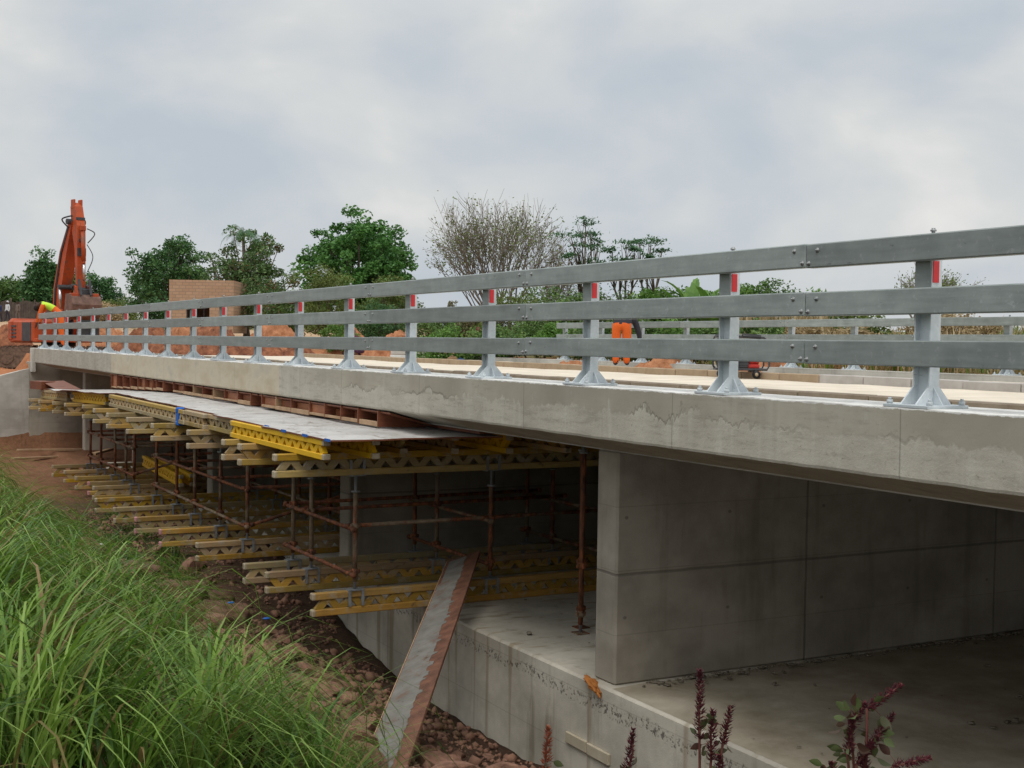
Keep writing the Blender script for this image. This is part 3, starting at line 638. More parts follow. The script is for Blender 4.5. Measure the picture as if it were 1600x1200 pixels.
# edge formwork: plywood ribs carrying the sloping soffit form, three lengths
for fi, (ya, yb, nm) in enumerate(((14.42, 19.3, 'nearest'), (19.7, 25.2, 'middle'), (25.5, 30.9, 'farthest'))):
    t = thing('edge_formwork', f'{nm} length of brown plywood edge formwork with ribs below the parapet', 'formwork', (5.97, ya, -1.05), 0, 'edge formwork lengths'); O = (5.97, ya, -1.05)
    y = ya; ys = []
    while y < yb:
        ys.append(y); y += random.choice((0.62, 0.7, 0.78, 0.66, 0.3 if len(ys) % 3 == 2 else 0.7))
    for y in ys:
        b = MB(); d = fz(y); b.prism([(5.965, -1.035+d), (5.965, -0.836), (6.6, -1.02), (6.6, -1.05+d)], lambda p, e: (p[0]+.01*math.sin(y*9), y+(.021 if e else 0), p[1])); b.build('rib', M['ply'] if random.random() < .75 else M['wood'], t, O)
    b = MB(); b.prism([(5.99, -0.845), (5.99, -0.865), (6.62, -1.04), (6.62, -1.02)], lambda p, e: (p[0], yb if e else ya-.3, p[1])); b.build('soffit_sheet', M['ply'], t, O)
    b = MB()
    for y0, y1 in zip(ys, ys[1:]): b.box((5.99, (y0+y1)/2+.01, -1.005+fz(y0)), (.04, y1-y0-.03, .035+random.uniform(-.01, .03)), None, .004)
    b.build('sill_board', M['wood'], t, O)
    for y0, y1 in zip(ys, ys[1:]):
        if random.random() < .14 or y1-y0 < .2: continue
        xf = 6.03+random.choice((0, 0, .05, .12)); zt_ = -.86-(xf-5.965)*.29; zl = -1.03+fz(y0); b = MB(); b.box((xf, (y0+y1)/2+.01, (zt_+zl)/2), (.018, y1-y0-.03, zt_-zl), rotz(random.uniform(-.06, .06))); b.build('face_board', M['ply2'], t, O)
b = MB(); b.prism([(6.62, -1.038), (9.9, -1.038), (9.9, -1.006), (6.62, -1.006)], lambda p, e: (p[0], 31 if e else 13.0, p[1])); tag(b.build('soffit_formwork', M['ply'], None, (8, 22, -1.03)), 'broad brown plywood soffit form under the deck above the joists', 'formwork')
for (c, d, R, lb, mt) in (((5.1, 32.2, -1.17), (.5, 2.4, .02), Matrix.Rotation(.05, 3, 'X') @ Matrix.Rotation(-.06, 3, 'Y'), 'warped loose plywood sheet tilted on the far end of the walkway', 'ply'),
                          ((4.85, 33.4, -1.20), (.35, .7, .2), Matrix.Rotation(.25, 3, 'Z'), 'brown plywood offcut box on the far end of the walkway', 'ply')):
    b = MB(); b.box((0, 0, 0), d, np.array(R), .003); o = b.build('plywood_offcut', M[mt]); o.location = c; tag(o, lb, 'plywood')

# ------------------------------------------------------------------ leaning plank and bits on the slab face
def filmmat():
    t = NT('grey_cement_film', .8); c = t.ramp(t.noise(5, 5), [(.3, (.125, .115, .098)), (.7, (.205, .195, .172))])
    c = t.mix(t.math('MULTIPLY', t.step(t.noise(3.5, 6, .75), .52, .66), .75), c, (.15, .085, .055)); c = t.mix(t.step(t.noise(14, 4, .7), .64, .70), c, (.06, .045, .035)); t.col(c); t.bump(t.noise(30, 4), .35, .004); return t.mat
def plank():
    t = thing('leaning_plank', 'long plank with grey cement film leaning on the base slab edge', 'plank', (3.79, 9.05, -3.42))
    a = np.array([3.72, 8.95, -3.40]); c = np.array([7.04, 14.2, -2.66]); d = c-a; L = np.linalg.norm(d); d /= L
    n = np.array([-.62, -.5, .62]); n -= d*(n@d); n /= np.linalg.norm(n); s_ = np.cross(n, d); R = np.stack([d, s_, n], 1); m = (a+c)/2; O = (3.79, 9.05, -3.42)
    b = MB(); b.box(m, (L, .44, .03), R, .003); b.build('board', simple('worn_rusty_plywood', (.075, .034, .02), (.20, .088, .052), 7, .8, bump=.5), t, O)
    # cement film with a ragged right edge, 3 mm thick
    N = 220; V = []; F = []
    for i in range(N+1):
        q = i/N; e1 = .205+.006*nz(i*.3, 1); jag = .035*nz(q*7, 3, 0, 1, 5)+(.045 if .28 < q < .72 else .012)*(nz(q*46, 5, 0, 1, 3) > .12)+.012*nz(q*90, 8, 0, 1, 2)
        wdt = .10-.035*q+jag
        for off, hh in ((e1-.03*(q > .85), .0155), (e1-.03*(q > .85), .019), (-.045-wdt+.06, .019), (-.045-wdt+.06, .0155)):
            V.append(a+d*(L*q*.985+.02)+s_*off*1.0+n*hh)
    for i in range(N):
        for k in range(3): F.append((i*4+k, i*4+k+1, (i+1)*4+k+1, (i+1)*4+k))
    b = MB(); b.add(V, F); b.build('cement_film', filmmat(), t, O)
    b = MB(); b.box(m+s_*.226-n*.004, (L, .012, .03), R, .002); b.build('pale_edge', M['wood'], t, O)
plank()
for k, (y, zc) in enumerate(((10.56, -3.873), (10.16, -3.878))):
    b = MB(); b.box((0, 0, 0), (.03, .385, .11), None, .006); o = b.build('timber_block', simple('cream_timber', (.40, .34, .24), (.50, .44, .33), 6, .8)); o.location = (6.486, y, zc); tag(o, ['cream timber block nailed to the slab face, left half', 'cream timber block nailed to the slab face, right half'][k], 'timber')
def foam():
    V = []; F = []; nu, nv = 40, 20
    for j in range(nv+1):
        ph = math.pi*j/nv
        for i in range(nu):
            t = 2*math.pi*i/nu; c = np.array([math.sin(ph)*math.cos(t), math.sin(ph)*math.sin(t), math.cos(ph)])
            r = 1+.55*nz(c[0]*1.1, c[1]*1.6+3, c[2]*1.6, 1.5, 5)
            yy, z_ = c[1]*.12*r, c[2]*.034*r; V.append((6.485+c[0]*.045*r, 10.26+yy, -3.245+z_+.36*yy-.05*max(0, -yy-.04)*3))
    for j in range(nv):
        for i in range(nu): F.append((j*nu+i, (j+1)*nu+i, (j+1)*nu+(i+1) % nu, j*nu+(i+1) % nu))
    b = MB(); b.add(V, F, 0, True); return b
b = foam()
tag(b.build('foam_blob', simple('orange_foam', (.28, .095, .02), (.42, .16, .035), 12, .8, bump=.5), None, (6.49, 10.25, -3.25)), 'rusty orange foam blob on the slab edge at the pier foot', 'foam')

# ------------------------------------------------------------------ rubble, sandbags
def rock_mesh(seed, sx=(1, 1, 1), rough=.45):
    import bmesh
    bm = bmesh.new(); bmesh.ops.create_icosphere(bm, subdivisions=3, radius=1.0)
    rs = np.random.default_rng(seed); P = rs.normal(size=(9, 3)); P /= np.linalg.norm(P, axis=1)[:, None]; D = rs.uniform(.42, .82, 9)
    for v in bm.verts:
        c = np.array(v.co)
        for p, dd in zip(P, D):
            e = c@p-dd
            if e > 0: c = c-p*e*.985
        c = c*(1+.05*nz(c[0]+seed, c[1], c[2], 2.2, 3))
        v.co = c*np.array(sx)
    me = bpy.data.meshes.new('rock'); bm.to_mesh(me); bm.free(); return me
M['rock'] = simple('red_brown_rock', (0.095, 0.05, 0.033), (0.31, 0.165, 0.108), 2.6, .9, bump=.7, bscale=9)
M['sack'] = simple('muddy_sack', (0.075, 0.037, 0.024), (0.19, 0.105, 0.068), 5, .9, bump=.6, bscale=14)
RM = []
for k in range(7):
    me = rock_mesh(k+3, (1, .8, .62)); me.materials.append(M['rock']); RM.append(me)
rr = np.random.default_rng(11); placed = []
def put_rock(x, y, s_, mat=None):
    o = bpy.data.objects.new('rock', RM[int(rr.integers(7))]); C.objects.link(o)
    o.location = (x, y, ground_z(x, y)+s_*.18); o.scale = (s_, s_*rr.uniform(.7, 1.1), s_*rr.uniform(.7, 1.1)); o.rotation_euler = (rr.uniform(-.5, .5), rr.uniform(-.5, .5), rr.uniform(0, 6))
    tag(o, 'red-brown rock in the heap on the muddy slope below the girders', 'rock', 'rocks on the muddy slope')
for k in range(260):
    y = rr.uniform(8.2, 20.5); x = float(np.clip(rr.normal(4.4-.35*sst(14, 20, y), .6), 3.3, 5.75))
    s_ = float(np.clip(rr.lognormal(-1.95, .5), .06, .36))
    if any((x-a)**2+(y-c)**2 < (.62*(s_+q))**2 for a, c, q in placed): continue
    placed.append((x, y, s_)); put_rock(x, y, s_)
def sack(x, y, L, W, H, rz, seed):
    V = []; F = []; nu, nv = 36, 24
    for j in range(nv+1):
        ph = math.pi*j/nv
        for i in range(nu):
            t = 2*math.pi*i/nu; c = np.array([math.sin(ph)*math.cos(t), math.sin(ph)*math.sin(t), math.cos(ph)])
            c = np.sign(c)*np.abs(c)**.72
            wr = 1+.22*nz(c[0]*2+seed, c[1]*2, c[2]*2, 1.5, 5)+.07*math.sin(c[0]*14+seed)*abs(c[0])
            V.append(c*np.array([L/2, W/2*(1-.25*c[0]**4), H/2])*wr)
    for j in range(nv):
        for i in range(nu): F.append((j*nu+i, (j+1)*nu+i, (j+1)*nu+(i+1) % nu, j*nu+(i+1) % nu))
    b = MB(); b.add(V, F, 0, True); o = b.build('sandbag', M['sack']); o.location = (x, y, ground_z(x, y)+H*.33); o.rotation_euler = (rr.uniform(-.15, .15), rr.uniform(-.2, .1), rz)
    return o
SB = [(3.7, 17.6, .95, .5, .26, 2.0, 'broad flat muddy sandbag at the edge of the long grass'), (4.1, 16.6, .85, .46, .34, 2.2, 'bulging muddy sandbag beside the flat one'), (4.35, 15.4, .7, .44, .36, 2.5, 'muddy sandbag with blue litter wedged beside it'), (4.72, 17.2, .7, .42, .28, .8, 'muddy sandbag lying against the dark weeds')]
for k, (x, y, L, W, H, rz, lb) in enumerate(SB): tag(sack(x, y, L, W, H, rz, k*3.1), lb, 'sandbag', 'muddy sandbags')
# fine rubble: crumbled soil and chips nobody could count
def rubble():
    V = []; F = []; base = np.array([(-1, -1, -.6), (1, -.8, -.7), (.9, 1, -.5), (-.8, .9, -.6), (-.7, -.8, .6), (.8, -.6, .5), (.6, .7, .7), (-.6, .6, .5)])
    fs = np.array([(0, 3, 2, 1), (4, 5, 6, 7), (0, 1, 5, 4), (1, 2, 6, 5), (2, 3, 7, 6), (3, 0, 4, 7)])
    for k in range(5200):
        y = rr.uniform(8, 26); x = rr.uniform(3.5, 6.35); s_ = float(np.clip(rr.lognormal(-3.9, .55), .008, .07))
        R = np.array(Matrix.Rotation(rr.uniform(0, 6), 3, Vector(rr.normal(size=3)).normalized()))
        F.append(fs+len(V)*8); V.append((base*rr.uniform(.6, 1.1, (8, 3))*s_)@R.T+np.array([x, y, ground_z(x, y)+s_*.3]))
    o = np_mesh('rubble', np.concatenate(V), np.concatenate(F), M['rock']); tag(o, 'crumbled soil and stone chips on the slope', 'rubble', kind='stuff')
rubble()
def floor_debris():
    V = []; F = []; base = np.array([(-1, -1, -.5), (1, -.8, -.5), (.9, 1, -.5), (-.8, .9, -.5), (-.7, -.8, .5), (.8, -.6, .4), (.6, .7, .5), (-.6, .6, .4)])
    fs = np.array([(0, 3, 2, 1), (4, 5, 6, 7), (0, 1, 5, 4), (1, 2, 6, 5), (2, 3, 7, 6), (3, 0, 4, 7)])
    for k in range(1000):
        if k < 700: x = 6.9+rr.random()**1.2*9; y = 10.06-abs(rr.normal(0, .10))
        else: x = rr.uniform(6.7, 14); y = rr.uniform(-2, 14)
        if 10.0 < y < 10.5: continue
        s_ = float(np.clip(rr.lognormal(-4.3, .5), .005, .035)); a = rr.uniform(0, 6)
        F.append(fs+len(V)*8); V.append((base*rr.uniform(.6, 1.1, (8, 3))*s_*np.array([1.6, 1, .6]))@rotz(a).T+np.array([x, y, -3.20+s_*.2]))
    o = np_mesh('floor_debris', np.concatenate(V), np.concatenate(F), simple('grey_brown_chips', (.10, .08, .055), (.26, .22, .17), 4, .9)); tag(o, 'chips and dirt strewn on the base slab', 'debris', kind='stuff')
floor_debris()
for k, (x, y, s_, mt, lb) in enumerate(((3.55, 19.0, .07, simple('white_litter', (.6, .6, .6), (.75, .75, .74), 5, .6), 'small white litter scrap in the dark weeds by the grass'), (4.9, 15.4, .06, M['blue'], 'small blue litter scrap wedged between muddy sandbags'), (4.3, 14.9, .05, M['blue'], 'small blue litter scrap at the rock heap edge'))):
    b = MB(); b.ball((0, 0, 0), (s_*.9, s_*.6, s_*.25), 8, 5); o = b.build('litter', mt); o.location = (x, y, ground_z(x, y)+.05+(.28 if k else .1)); tag(o, lb, 'litter')

# ------------------------------------------------------------------ grass
GB = ([5.0, 7.0, 8.5, 9.5, 11.5, 13.5, 17.0, 19.0, 21.0, 23.5], [2.5, 3.3, 3.3, 2.95, 2.85, 2.65, 2.55, 2.55, 2.45, 1.6])
M['grass'] = leafmat('long_grass_blades', [(0.0, (0.27, 0.17, 0.075)), (0.07, (0.19, 0.15, 0.045)), (0.10, (0.04, 0.10, 0.012)), (0.4, (0.095, 0.19, 0.022)), (0.7, (0.165, 0.28, 0.036)), (1.0, (0.25, 0.36, 0.075))], .5, .3)
def blades(name, roots, length, width, yaw, lean, tint, curl, mat, nseg=6):
    N = len(roots); t = np.linspace(0, 1, nseg+1)
    dirx = np.stack([np.cos(yaw), np.sin(yaw), np.zeros(N)], 1)
    ang = lean[:, None]+curl[:, None]*t[None, :]**1.3                 # angle from vertical along the blade
    ds = length[:, None]/nseg
    hx = np.concatenate([np.zeros((N, 1)), np.cumsum(np.sin(ang[:, :-1])*ds, 1)], 1); hz = np.concatenate([np.zeros((N, 1)), np.cumsum(np.cos(ang[:, :-1])*ds, 1)], 1)
    P = roots[:, None, :]+hx[..., None]*dirx[:, None, :]; P[..., 2] += hz
    side = np.stack([-np.sin(yaw), np.cos(yaw), np.zeros(N)], 1)
    wd = width[:, None]*np.minimum(1, (1.02-t)*2.2)[None, :]*(0.6+.4*np.minimum(1, t*4))[None, :]/2
    A = P-side[:, None, :]*wd[..., None]; B = P+side[:, None, :]*wd[..., None]; A[..., 2] += wd*.5
    V = np.stack([A, B], 2).reshape(-1, 3); n = (nseg+1)*2
    i = np.arange(N)[:, None]*n; k = np.arange(nseg)[None, :]*2
    F = np.stack([i+k, i+k+1, i+k+3, i+k+2], -1).reshape(-1, 4)
    return np_mesh(name, V, F, mat, attr=np.repeat(tint, n), smooth=True)
def long_grass():
    g = np.random.default_rng(5); R = []; L = []; W = []; Y = []; LE = []; T = []; CU = []
    n = 0
    while n < 700:
        y = g.uniform(5.0, 24.5); x = g.uniform(-0.8, 4.0); vm = np.interp(y, *GB)+.12*nz(x, y, 0, 1.5)
        if x > vm: continue
        if g.random() > (1.0 if x < vm-.35 else .45): continue
        n += 1
        k = int(g.integers(20, 62)); hgt = g.uniform(.6, 1.35)*(0.56 if x > vm-.6 else .95)*(.7 if y < 10 and x > 2.4 else 1)
        ty = g.normal(.30, .55); dead = g.random() < .07           # most tufts arch towards the slope, picture right
        tt = g.uniform(.25, .85)+.15*nz(x, y, 3, .8)
        for _ in range(k):
            rx, ry = x+g.normal(0, .06), y+g.normal(0, .06)
            R.append((rx, ry, ground_z(rx, ry)-.03)); cu_ = g.uniform(1.4, 3.6); L.append(hgt*g.uniform(.55, 1.2)*(.62+.16*cu_)); W.append(g.uniform(.008, .0175)); Y.append(ty+g.normal(0, .95)); LE.append(abs(g.normal(.36, .28))); CU.append(cu_)
            T.append(g.uniform(0, .08) if g.random() < (.75 if dead else .09) else np.clip(tt+g.normal(0, .2), .1, 1))
    o = blades('tall_grass', np.array(R), np.array(L), np.array(W), np.array(Y), np.array(LE), np.array(T), np.array(CU), M['grass']); tag(o, 'long arching green grass covering the bank', 'grass', kind='stuff')
    # low weeds under and beside the grass
    R = []; k = 0
    while k < 15000:
        y = g.uniform(5, 26); x = g.uniform(-.5, 5.4); vm = np.interp(y, *GB)
        if x > vm+.15 and not (17 < y < 24 and x < 4.9 and nz(x, y, 7, .9) > -.15): continue
        if x > vm and y > 23: continue
        R.append((x, y, ground_z(x, y)-.01)); k += 1
    k = 0
    while k < 7000:
        y = g.uniform(16.8, 25); x = g.uniform(2.4, 5.0)
        if nz(x, y, 7, .9)+.25*(4.6-x) < -.02: continue
        R.append((x, y, ground_z(x, y)-.01)); k += 1
    R = np.array(R); N = len(R)
    dk = np.where(R[:, 0] > np.interp(R[:, 1], *GB), .20, .38)
    o = blades('weeds', R, g.uniform(.06, .26, N), g.uniform(.006, .018, N), g.uniform(0, 6.28, N), g.uniform(0, .7, N), np.where(g.random(N) < .12, .04, np.clip(dk+g.normal(0, .12, N), .11, .8)), g.uniform(.3, 1.5, N), M['grass'], 3); tag(o, 'low weeds and litter under the long grass', 'weeds', kind='stuff')
long_grass()

# ------------------------------------------------------------------ leaves and trees
def leaf_quads(P, size, g, up_bias=.4, aspect=.5, droop=None):
    N = len(P); d = g.normal(size=(N, 3)); d[:, 2] *= .7; d /= np.linalg.norm(d, axis=1)[:, None]
    nrm = g.normal(size=(N, 3)); nrm[:, 2] += up_bias*2; s_ = np.cross(nrm, d); s_ /= np.linalg.norm(s_, axis=1)[:, None]+1e-9
    sz = size*g.uniform(.6, 1.35, N)[:, None]
    a = P-d*sz*.5; c = P+d*sz*.5; e = P+s_*sz*aspect*.5-d*sz*.05; f = P-s_*sz*aspect*.5-d*sz*.05
    V = np.stack([a, e, c, f], 1).reshape(-1, 3); F = np.arange(4*N).reshape(-1, 4)
    return V, F
def crown_mesh(name, P, size, mat, parent, org, g, tint, aspect=.5, up_bias=.4):
    V, F = leaf_quads(P-np.array(org), size, g, up_bias, aspect)
    return np_mesh(name, V, F, mat, parent, attr=np.repeat(tint, 4))
GREENS = {  # leaf colours lightened to suggest distance haze; no real haze in the scene
 'dark': [(0, (0.023, 0.068, 0.021)), (.5, (0.055, 0.137, 0.042)), (1, (0.118, 0.239, 0.073))],
 'green': [(0, (0.031, 0.096, 0.019)), (.5, (0.074, 0.198, 0.040)), (1, (0.150, 0.306, 0.078))],
 'olive': [(0, (0.068, 0.092, 0.020)), (.5, (0.135, 0.186, 0.043)), (1, (0.227, 0.279, 0.076))],
 'bush': [(0, (0.046, 0.091, 0.022)), (.5, (0.100, 0.182, 0.046)), (1, (0.182, 0.273, 0.073))],
 'mixed': [(0, (0.203, 0.112, 0.051)), (.25, (0.061, 0.112, 0.036)), (.7, (0.112, 0.203, 0.061)), (1, (0.223, 0.304, 0.112))],
 'twig': [(0, (0.120, 0.090, 0.050)), (.5, (0.140, 0.130, 0.055)), (1, (0.200, 0.190, 0.090))],
 'umbrella': [(0, (0.035, 0.092, 0.040)), (.6, (0.078, 0.181, 0.075)), (1, (0.144, 0.255, 0.111))],
 'fresh': [(0, (0.052, 0.127, 0.017)), (.5, (0.098, 0.207, 0.034)), (1, (0.184, 0.310, 0.069))],
 'straw': [(0, (0.210, 0.150, 0.065)), (.6, (0.400, 0.300, 0.160)), (1, (0.540, 0.440, 0.270))]}
for k_, v_ in list(GREENS.items()): M['leaf_'+k_] = leafmat(k_+'_leaves', v_, .55, .3)
M['bark'] = simple('grey_brown_bark', (0.07, 0.055, 0.04), (0.15, 0.12, 0.09), 5, .9, bump=.6, bscale=14)
M['twigbark'] = simple('dry_twig_bark', (0.17, 0.145, 0.115), (0.30, 0.265, 0.22), 5, .9, bump=.3)
def tree(name, label, px, t, z_top, width, trunk_r, mat, seed, ncl=60, nleaf=90, rc=.55, leaf=.22, low=.25, shape='round', cat='tree', group=None, depth=None, aspect=.5, lump=.25, sink=0.0):
    ncl = int(ncl*1.45); lump = min(lump, .42)*.8
    """broadleaf: tapered trunk, limbs to leaf clumps spread through an uneven crown. z_top is the height above the eye line."""
    g = np.random.default_rng(seed); x, y = at(px, t); zb = ground_z(x, y)-sink; H = z_top-zb; D = depth or width
    o = thing(name, label, cat, (x, y, zb), 0, group); cs = []
    cz0 = H*low; ch = H-cz0; tries = 0; flat = 1.0
    while len(cs) < ncl and tries < 6000:
        tries += 1; d = g.normal(size=3); d /= np.linalg.norm(d); r = g.uniform(.25, 1)**.5
        if d[2] < -.55: continue
        k = 1+lump*nz(d[0]*1.6+seed, d[1]*1.6, d[2]*1.6, 1.0, 3)*1.6
        c = d*r*k
        if shape == 'cone': s2 = 1-.55*max(0, (c[2]+.6)/1.6); c[0] *= s2; c[1] *= s2
        p = np.array([c[0]*(width/2-rc*.5), c[1]*(D/2-rc*.5), cz0+ch*.42+c[2]*(ch*.56-rc*.45)])
        if p[2] > H-rc*.3: continue
        cs.append(p)
    # turn the crown's wide axis across the view
    Rz = rotz(-TH); cs = [Rz@c for c in cs]
    P = []; T = []
    for c in cs:
        n = int(nleaf*g.uniform(.6, 1.3)); q = g.normal(size=(n, 3)); q /= np.linalg.norm(q, axis=1)[:, None]; q *= (g.uniform(0, 1, n)**.45)[:, None]*rc*g.uniform(.75, 1.35)*np.array([1, 1, .72])
        P.append(c+q); T.append(np.clip(g.normal(.5+g.normal(0, .13), .2, n), 0, 1))
    P = np.concatenate(P); T = np.concatenate(T)
    crown_mesh('crown', P, leaf, M[mat], o, (0, 0, 0), g, T, aspect)
    b = MB(); th = max(cz0, H*.22); pts = [np.array([0, 0, -.15])]; 
    for k in range(1, 5): pts.append(np.array([g.normal(0, .04*H*.2), g.normal(0, .04*H*.2), th*k/4]))
    b.path(pts, [trunk_r*1.25]+[trunk_r*(1-.1*k) for k in range(1, 5)], 8)
    for c in sorted(cs, key=lambda q: -abs(q[0])-abs(q[1])-abs(q[2]-H*.45)*1.3)[:44]:
        a = pts[4] if g.random() < .6 else pts[3]; m = (a+c)/2+g.normal(0, .12, 3)*np.array([1, 1, .5]); m[2] -= .06*H*g.random()
        b.path([a, m, c], [trunk_r*.45, trunk_r*.24, trunk_r*.07], 5)
    b.build('trunk', M['bark'], o)
    return o
def eye(py, px, t): return ((537+.015*(px-800))-py)*t/FPX       # height above the eye line of a picture row at distance t

TW = 'trees beyond the bridge'
tree('tree', 'dark bushy tree at the left picture edge behind the pedestrians', 18, 130, eye(428, 18, 130), 7, .2, 'leaf_bush', 21, 50, 80, .9, .4, .1, group=TW)
tree('tree', 'tall dark conifer-like tree just left of the excavator boom', 62, 125, eye(388, 62, 125), 5.2, .2, 'leaf_dark', 22, 60, 80, .75, .36, .1, 'cone', group=TW, lump=.7)
tree('tree', 'dark tree half hidden behind the excavator boom', 96, 128, eye(398, 96, 128), 4.6, .2, 'leaf_dark', 23, 50, 80, .75, .36, .1, group=TW, lump=.6)
tree('tree', 'hazy dark tree right of the excavator bucket', 160, 150, eye(424, 160, 150), 5.6, .2, 'leaf_dark', 24, 46, 80, .8, .36, .15, group=TW, lump=.6)
tree('tree', 'large dense dark green tree behind the brick building', 262, 100, eye(356, 262, 100), 6.3, .25, 'leaf_dark', 25, 90, 110, .68, .27, .12, group=TW, lump=.5)
tree('tree', 'dark green tree spreading left of the brick building', 228, 104, eye(412, 228, 104), 3.6, .15, 'leaf_dark', 26, 30, 90, .6, .25, .1, group=TW)
tree('tree', 'tallest bright green tree with large leaves, centre left', 556, 75, eye(322, 556, 75), 7.5, .22, 'leaf_green', 27, 170, 105, .5, .24, .02, group=TW, lump=.16, aspect=.55)
tree('tree', 'green skirt tree under the tall bright green tree', 596, 73, eye(395, 596, 73), 3.9, .15, 'leaf_green', 28, 50, 90, .48, .22, .05, group=TW)
tree('bush', 'rounded olive bush in front of the tall green tree', 505, 66, eye(412, 505, 66), 4.3, .08, 'leaf_olive', 29, 70, 120, .42, .12, .02, cat='bush', group='bushes beyond the bridge')
tree('bush', 'second rounded olive bush, right of the first, below the tall green tree', 600, 66, eye(424, 600, 66), 3.3, .08, 'leaf_olive', 30, 55, 120, .40, .12, .02, cat='bush', group='bushes beyond the bridge')
tree('bush', 'dark bush low behind the railing left of the olive bush', 440, 66, eye(446, 440, 66), 2.6, .08, 'leaf_bush', 31, 36, 100, .42, .13, .02, cat='bush', group='bushes beyond the bridge')
tree('bush', 'dark bush low behind the railing below the olive bushes', 585, 60, eye(470, 585, 60), 3.4, .08, 'leaf_dark', 32, 44, 110, .4, .13, .0, cat='bush', group='bushes beyond the bridge')
tree('bush', 'bright low shrub on the red soil by the railing', 535, 52, eye(500, 535, 52), 1.9, .04, 'leaf_fresh', 33, 24, 90, .3, .10, .0, cat='bush', group='bushes beyond the bridge')
# mixed palm-like tree
def palm_mix():
    o = tree('palm_tree', 'shaggy mixed tree with drooping palm fronds beside the brick building', 385, 85, eye(358, 380, 85), 6.2, .24, 'leaf_mixed', 34, 96, 80, .5, .22, .18, group=TW, lump=.75)
    g = np.random.default_rng(3); x, y, zb = o.location; V = []; F = []; H = eye(368, 372, 85)-zb
    top = np.array([rt0[0]*-.3, rt0[1]*-.3, H])
    for k in range(22):
        a = g.uniform(0, 6.28); L = g.uniform(1.3, 2.3); d = np.array([math.cos(a), math.sin(a), 0]); el = g.uniform(.2, 1.2); p = top.copy(); prev = None
        for i in range(22):
            q = i/21; ang = el-2.0*q; pn = p+(d*math.cos(ang)+np.array([0, 0, math.sin(ang)]))*L/21
            for sgn in (-1, 1):
                s_ = np.array([-d[1], d[0], 0])*sgn; l = .34*(1-abs(q-.4)); m = len(V)
                e = p+(pn-p)*.42; tip = p+s_*l*.9+(pn-p)*1.6+np.array([0, 0, -l*g.uniform(.4, .9)]); V += [p, e, tip+(pn-p)*.1, tip]; F.append((m, m+1, m+2, m+3))
            p = pn
    np_mesh('fronds', np.array(V), np.array(F), M['leaf_umbrella'], o, attr=np.repeat(g.uniform(.3, 1, len(F)), 4))
    b = MB(); b.path([(0, 0, 0), (top[0]*.5, top[1]*.5, H*.5), top], [.17, .14, .1], 8); b.tube(top, top+np.array([0, 0, .55]), .03, .01, 6); b.build('palm_stem', M['bark'], o)
palm_mix()
# bare twiggy tree
def twig_tree(px, t, ptop, width, seed, label, leaves=2600, depth_=6, name='bare_tree', lm='leaf_twig', r0=.16, group=TW):
    g = np.random.default_rng(seed); x, y = at(px, t); zb = ground_z(x, y); H = eye(ptop, px, t)-zb; o = thing(name, label, 'tree', (x, y, zb), 0, group); b = MB(); tips = []
    def grow(p, d, L, r, lev):
        n = 3; pts = [p]; dd = d.copy()
        for i in range(n):
            dd = dd+g.normal(0, .10, 3); dd[2] += .06; dd /= np.linalg.norm(dd); p = p+dd*L/n; pts.append(p)
        b.path(pts, [r, r*.86, r*.74, r*.62], 5 if lev < 2 else 3, cap=False)
        tips.append((p, lev))
        if lev >= depth_: return
        for k in range(int(g.integers(2, 5)) if lev < 4 else int(g.integers(2, 4))):
            nd = dd+g.normal(0, .46 if lev else .6, 3)*np.array([1, 1, .55]); nd[2] = max(nd[2], .05 if lev > 1 else .3); nd /= np.linalg.norm(nd)
            grow(p if k else pts[2], nd, L*g.uniform(.68, .9), max(r*.56, .010), lev+1)
    for k in range(6):
        a = k*1.05+g.uniform(-.3, .3); d = np.array([math.cos(a)*.55, math.sin(a)*.55, 1.0]); grow(np.array([g.normal(0, .1), g.normal(0, .1), 0]), d/np.linalg.norm(d), H*.24, r0*.7, 1)
    V = np.array(b.v); mxh = np.percentile(V[:, 2], 99.8); rad = np.percentile(np.abs(V@np.array([rt0[0], rt0[1], 0])), 99.5)
    S = np.array([width/2/rad, width/2/rad, H/mxh]); b.v = [tuple(v*S) for v in b.v]
    b.build('trunk', M['twigbark'], o)
    tp = np.array([q*S for q, l in tips if l >= 3]); idx = g.integers(0, len(tp), leaves); keep = g.random(leaves) < np.clip(1.25-tp[idx][:, 2]/H*1.25, .05, 1)
    P = tp[idx][keep]+g.normal(0, .16, (keep.sum(), 3))
    crown_mesh('crown', P, .13, M[lm], o, (0, 0, 0), g, np.clip(g.normal(.5, .25, len(P)), 0, 1))
twig_tree(775, 60, 310, 6.1, 41, 'large bare twiggy grey tree standing centre behind the railing', 11000, 6, lm='leaf_olive')
twig_tree(862, 58, 372, 2.6, 42, 'smaller twiggy tree leaning on the right of the big bare tree', 2500, 5)
twig_tree(1445, 66, 408, 4.6, 43, 'low thorny twiggy tree between the top rails at far right', 5200, 5, lm='leaf_olive')
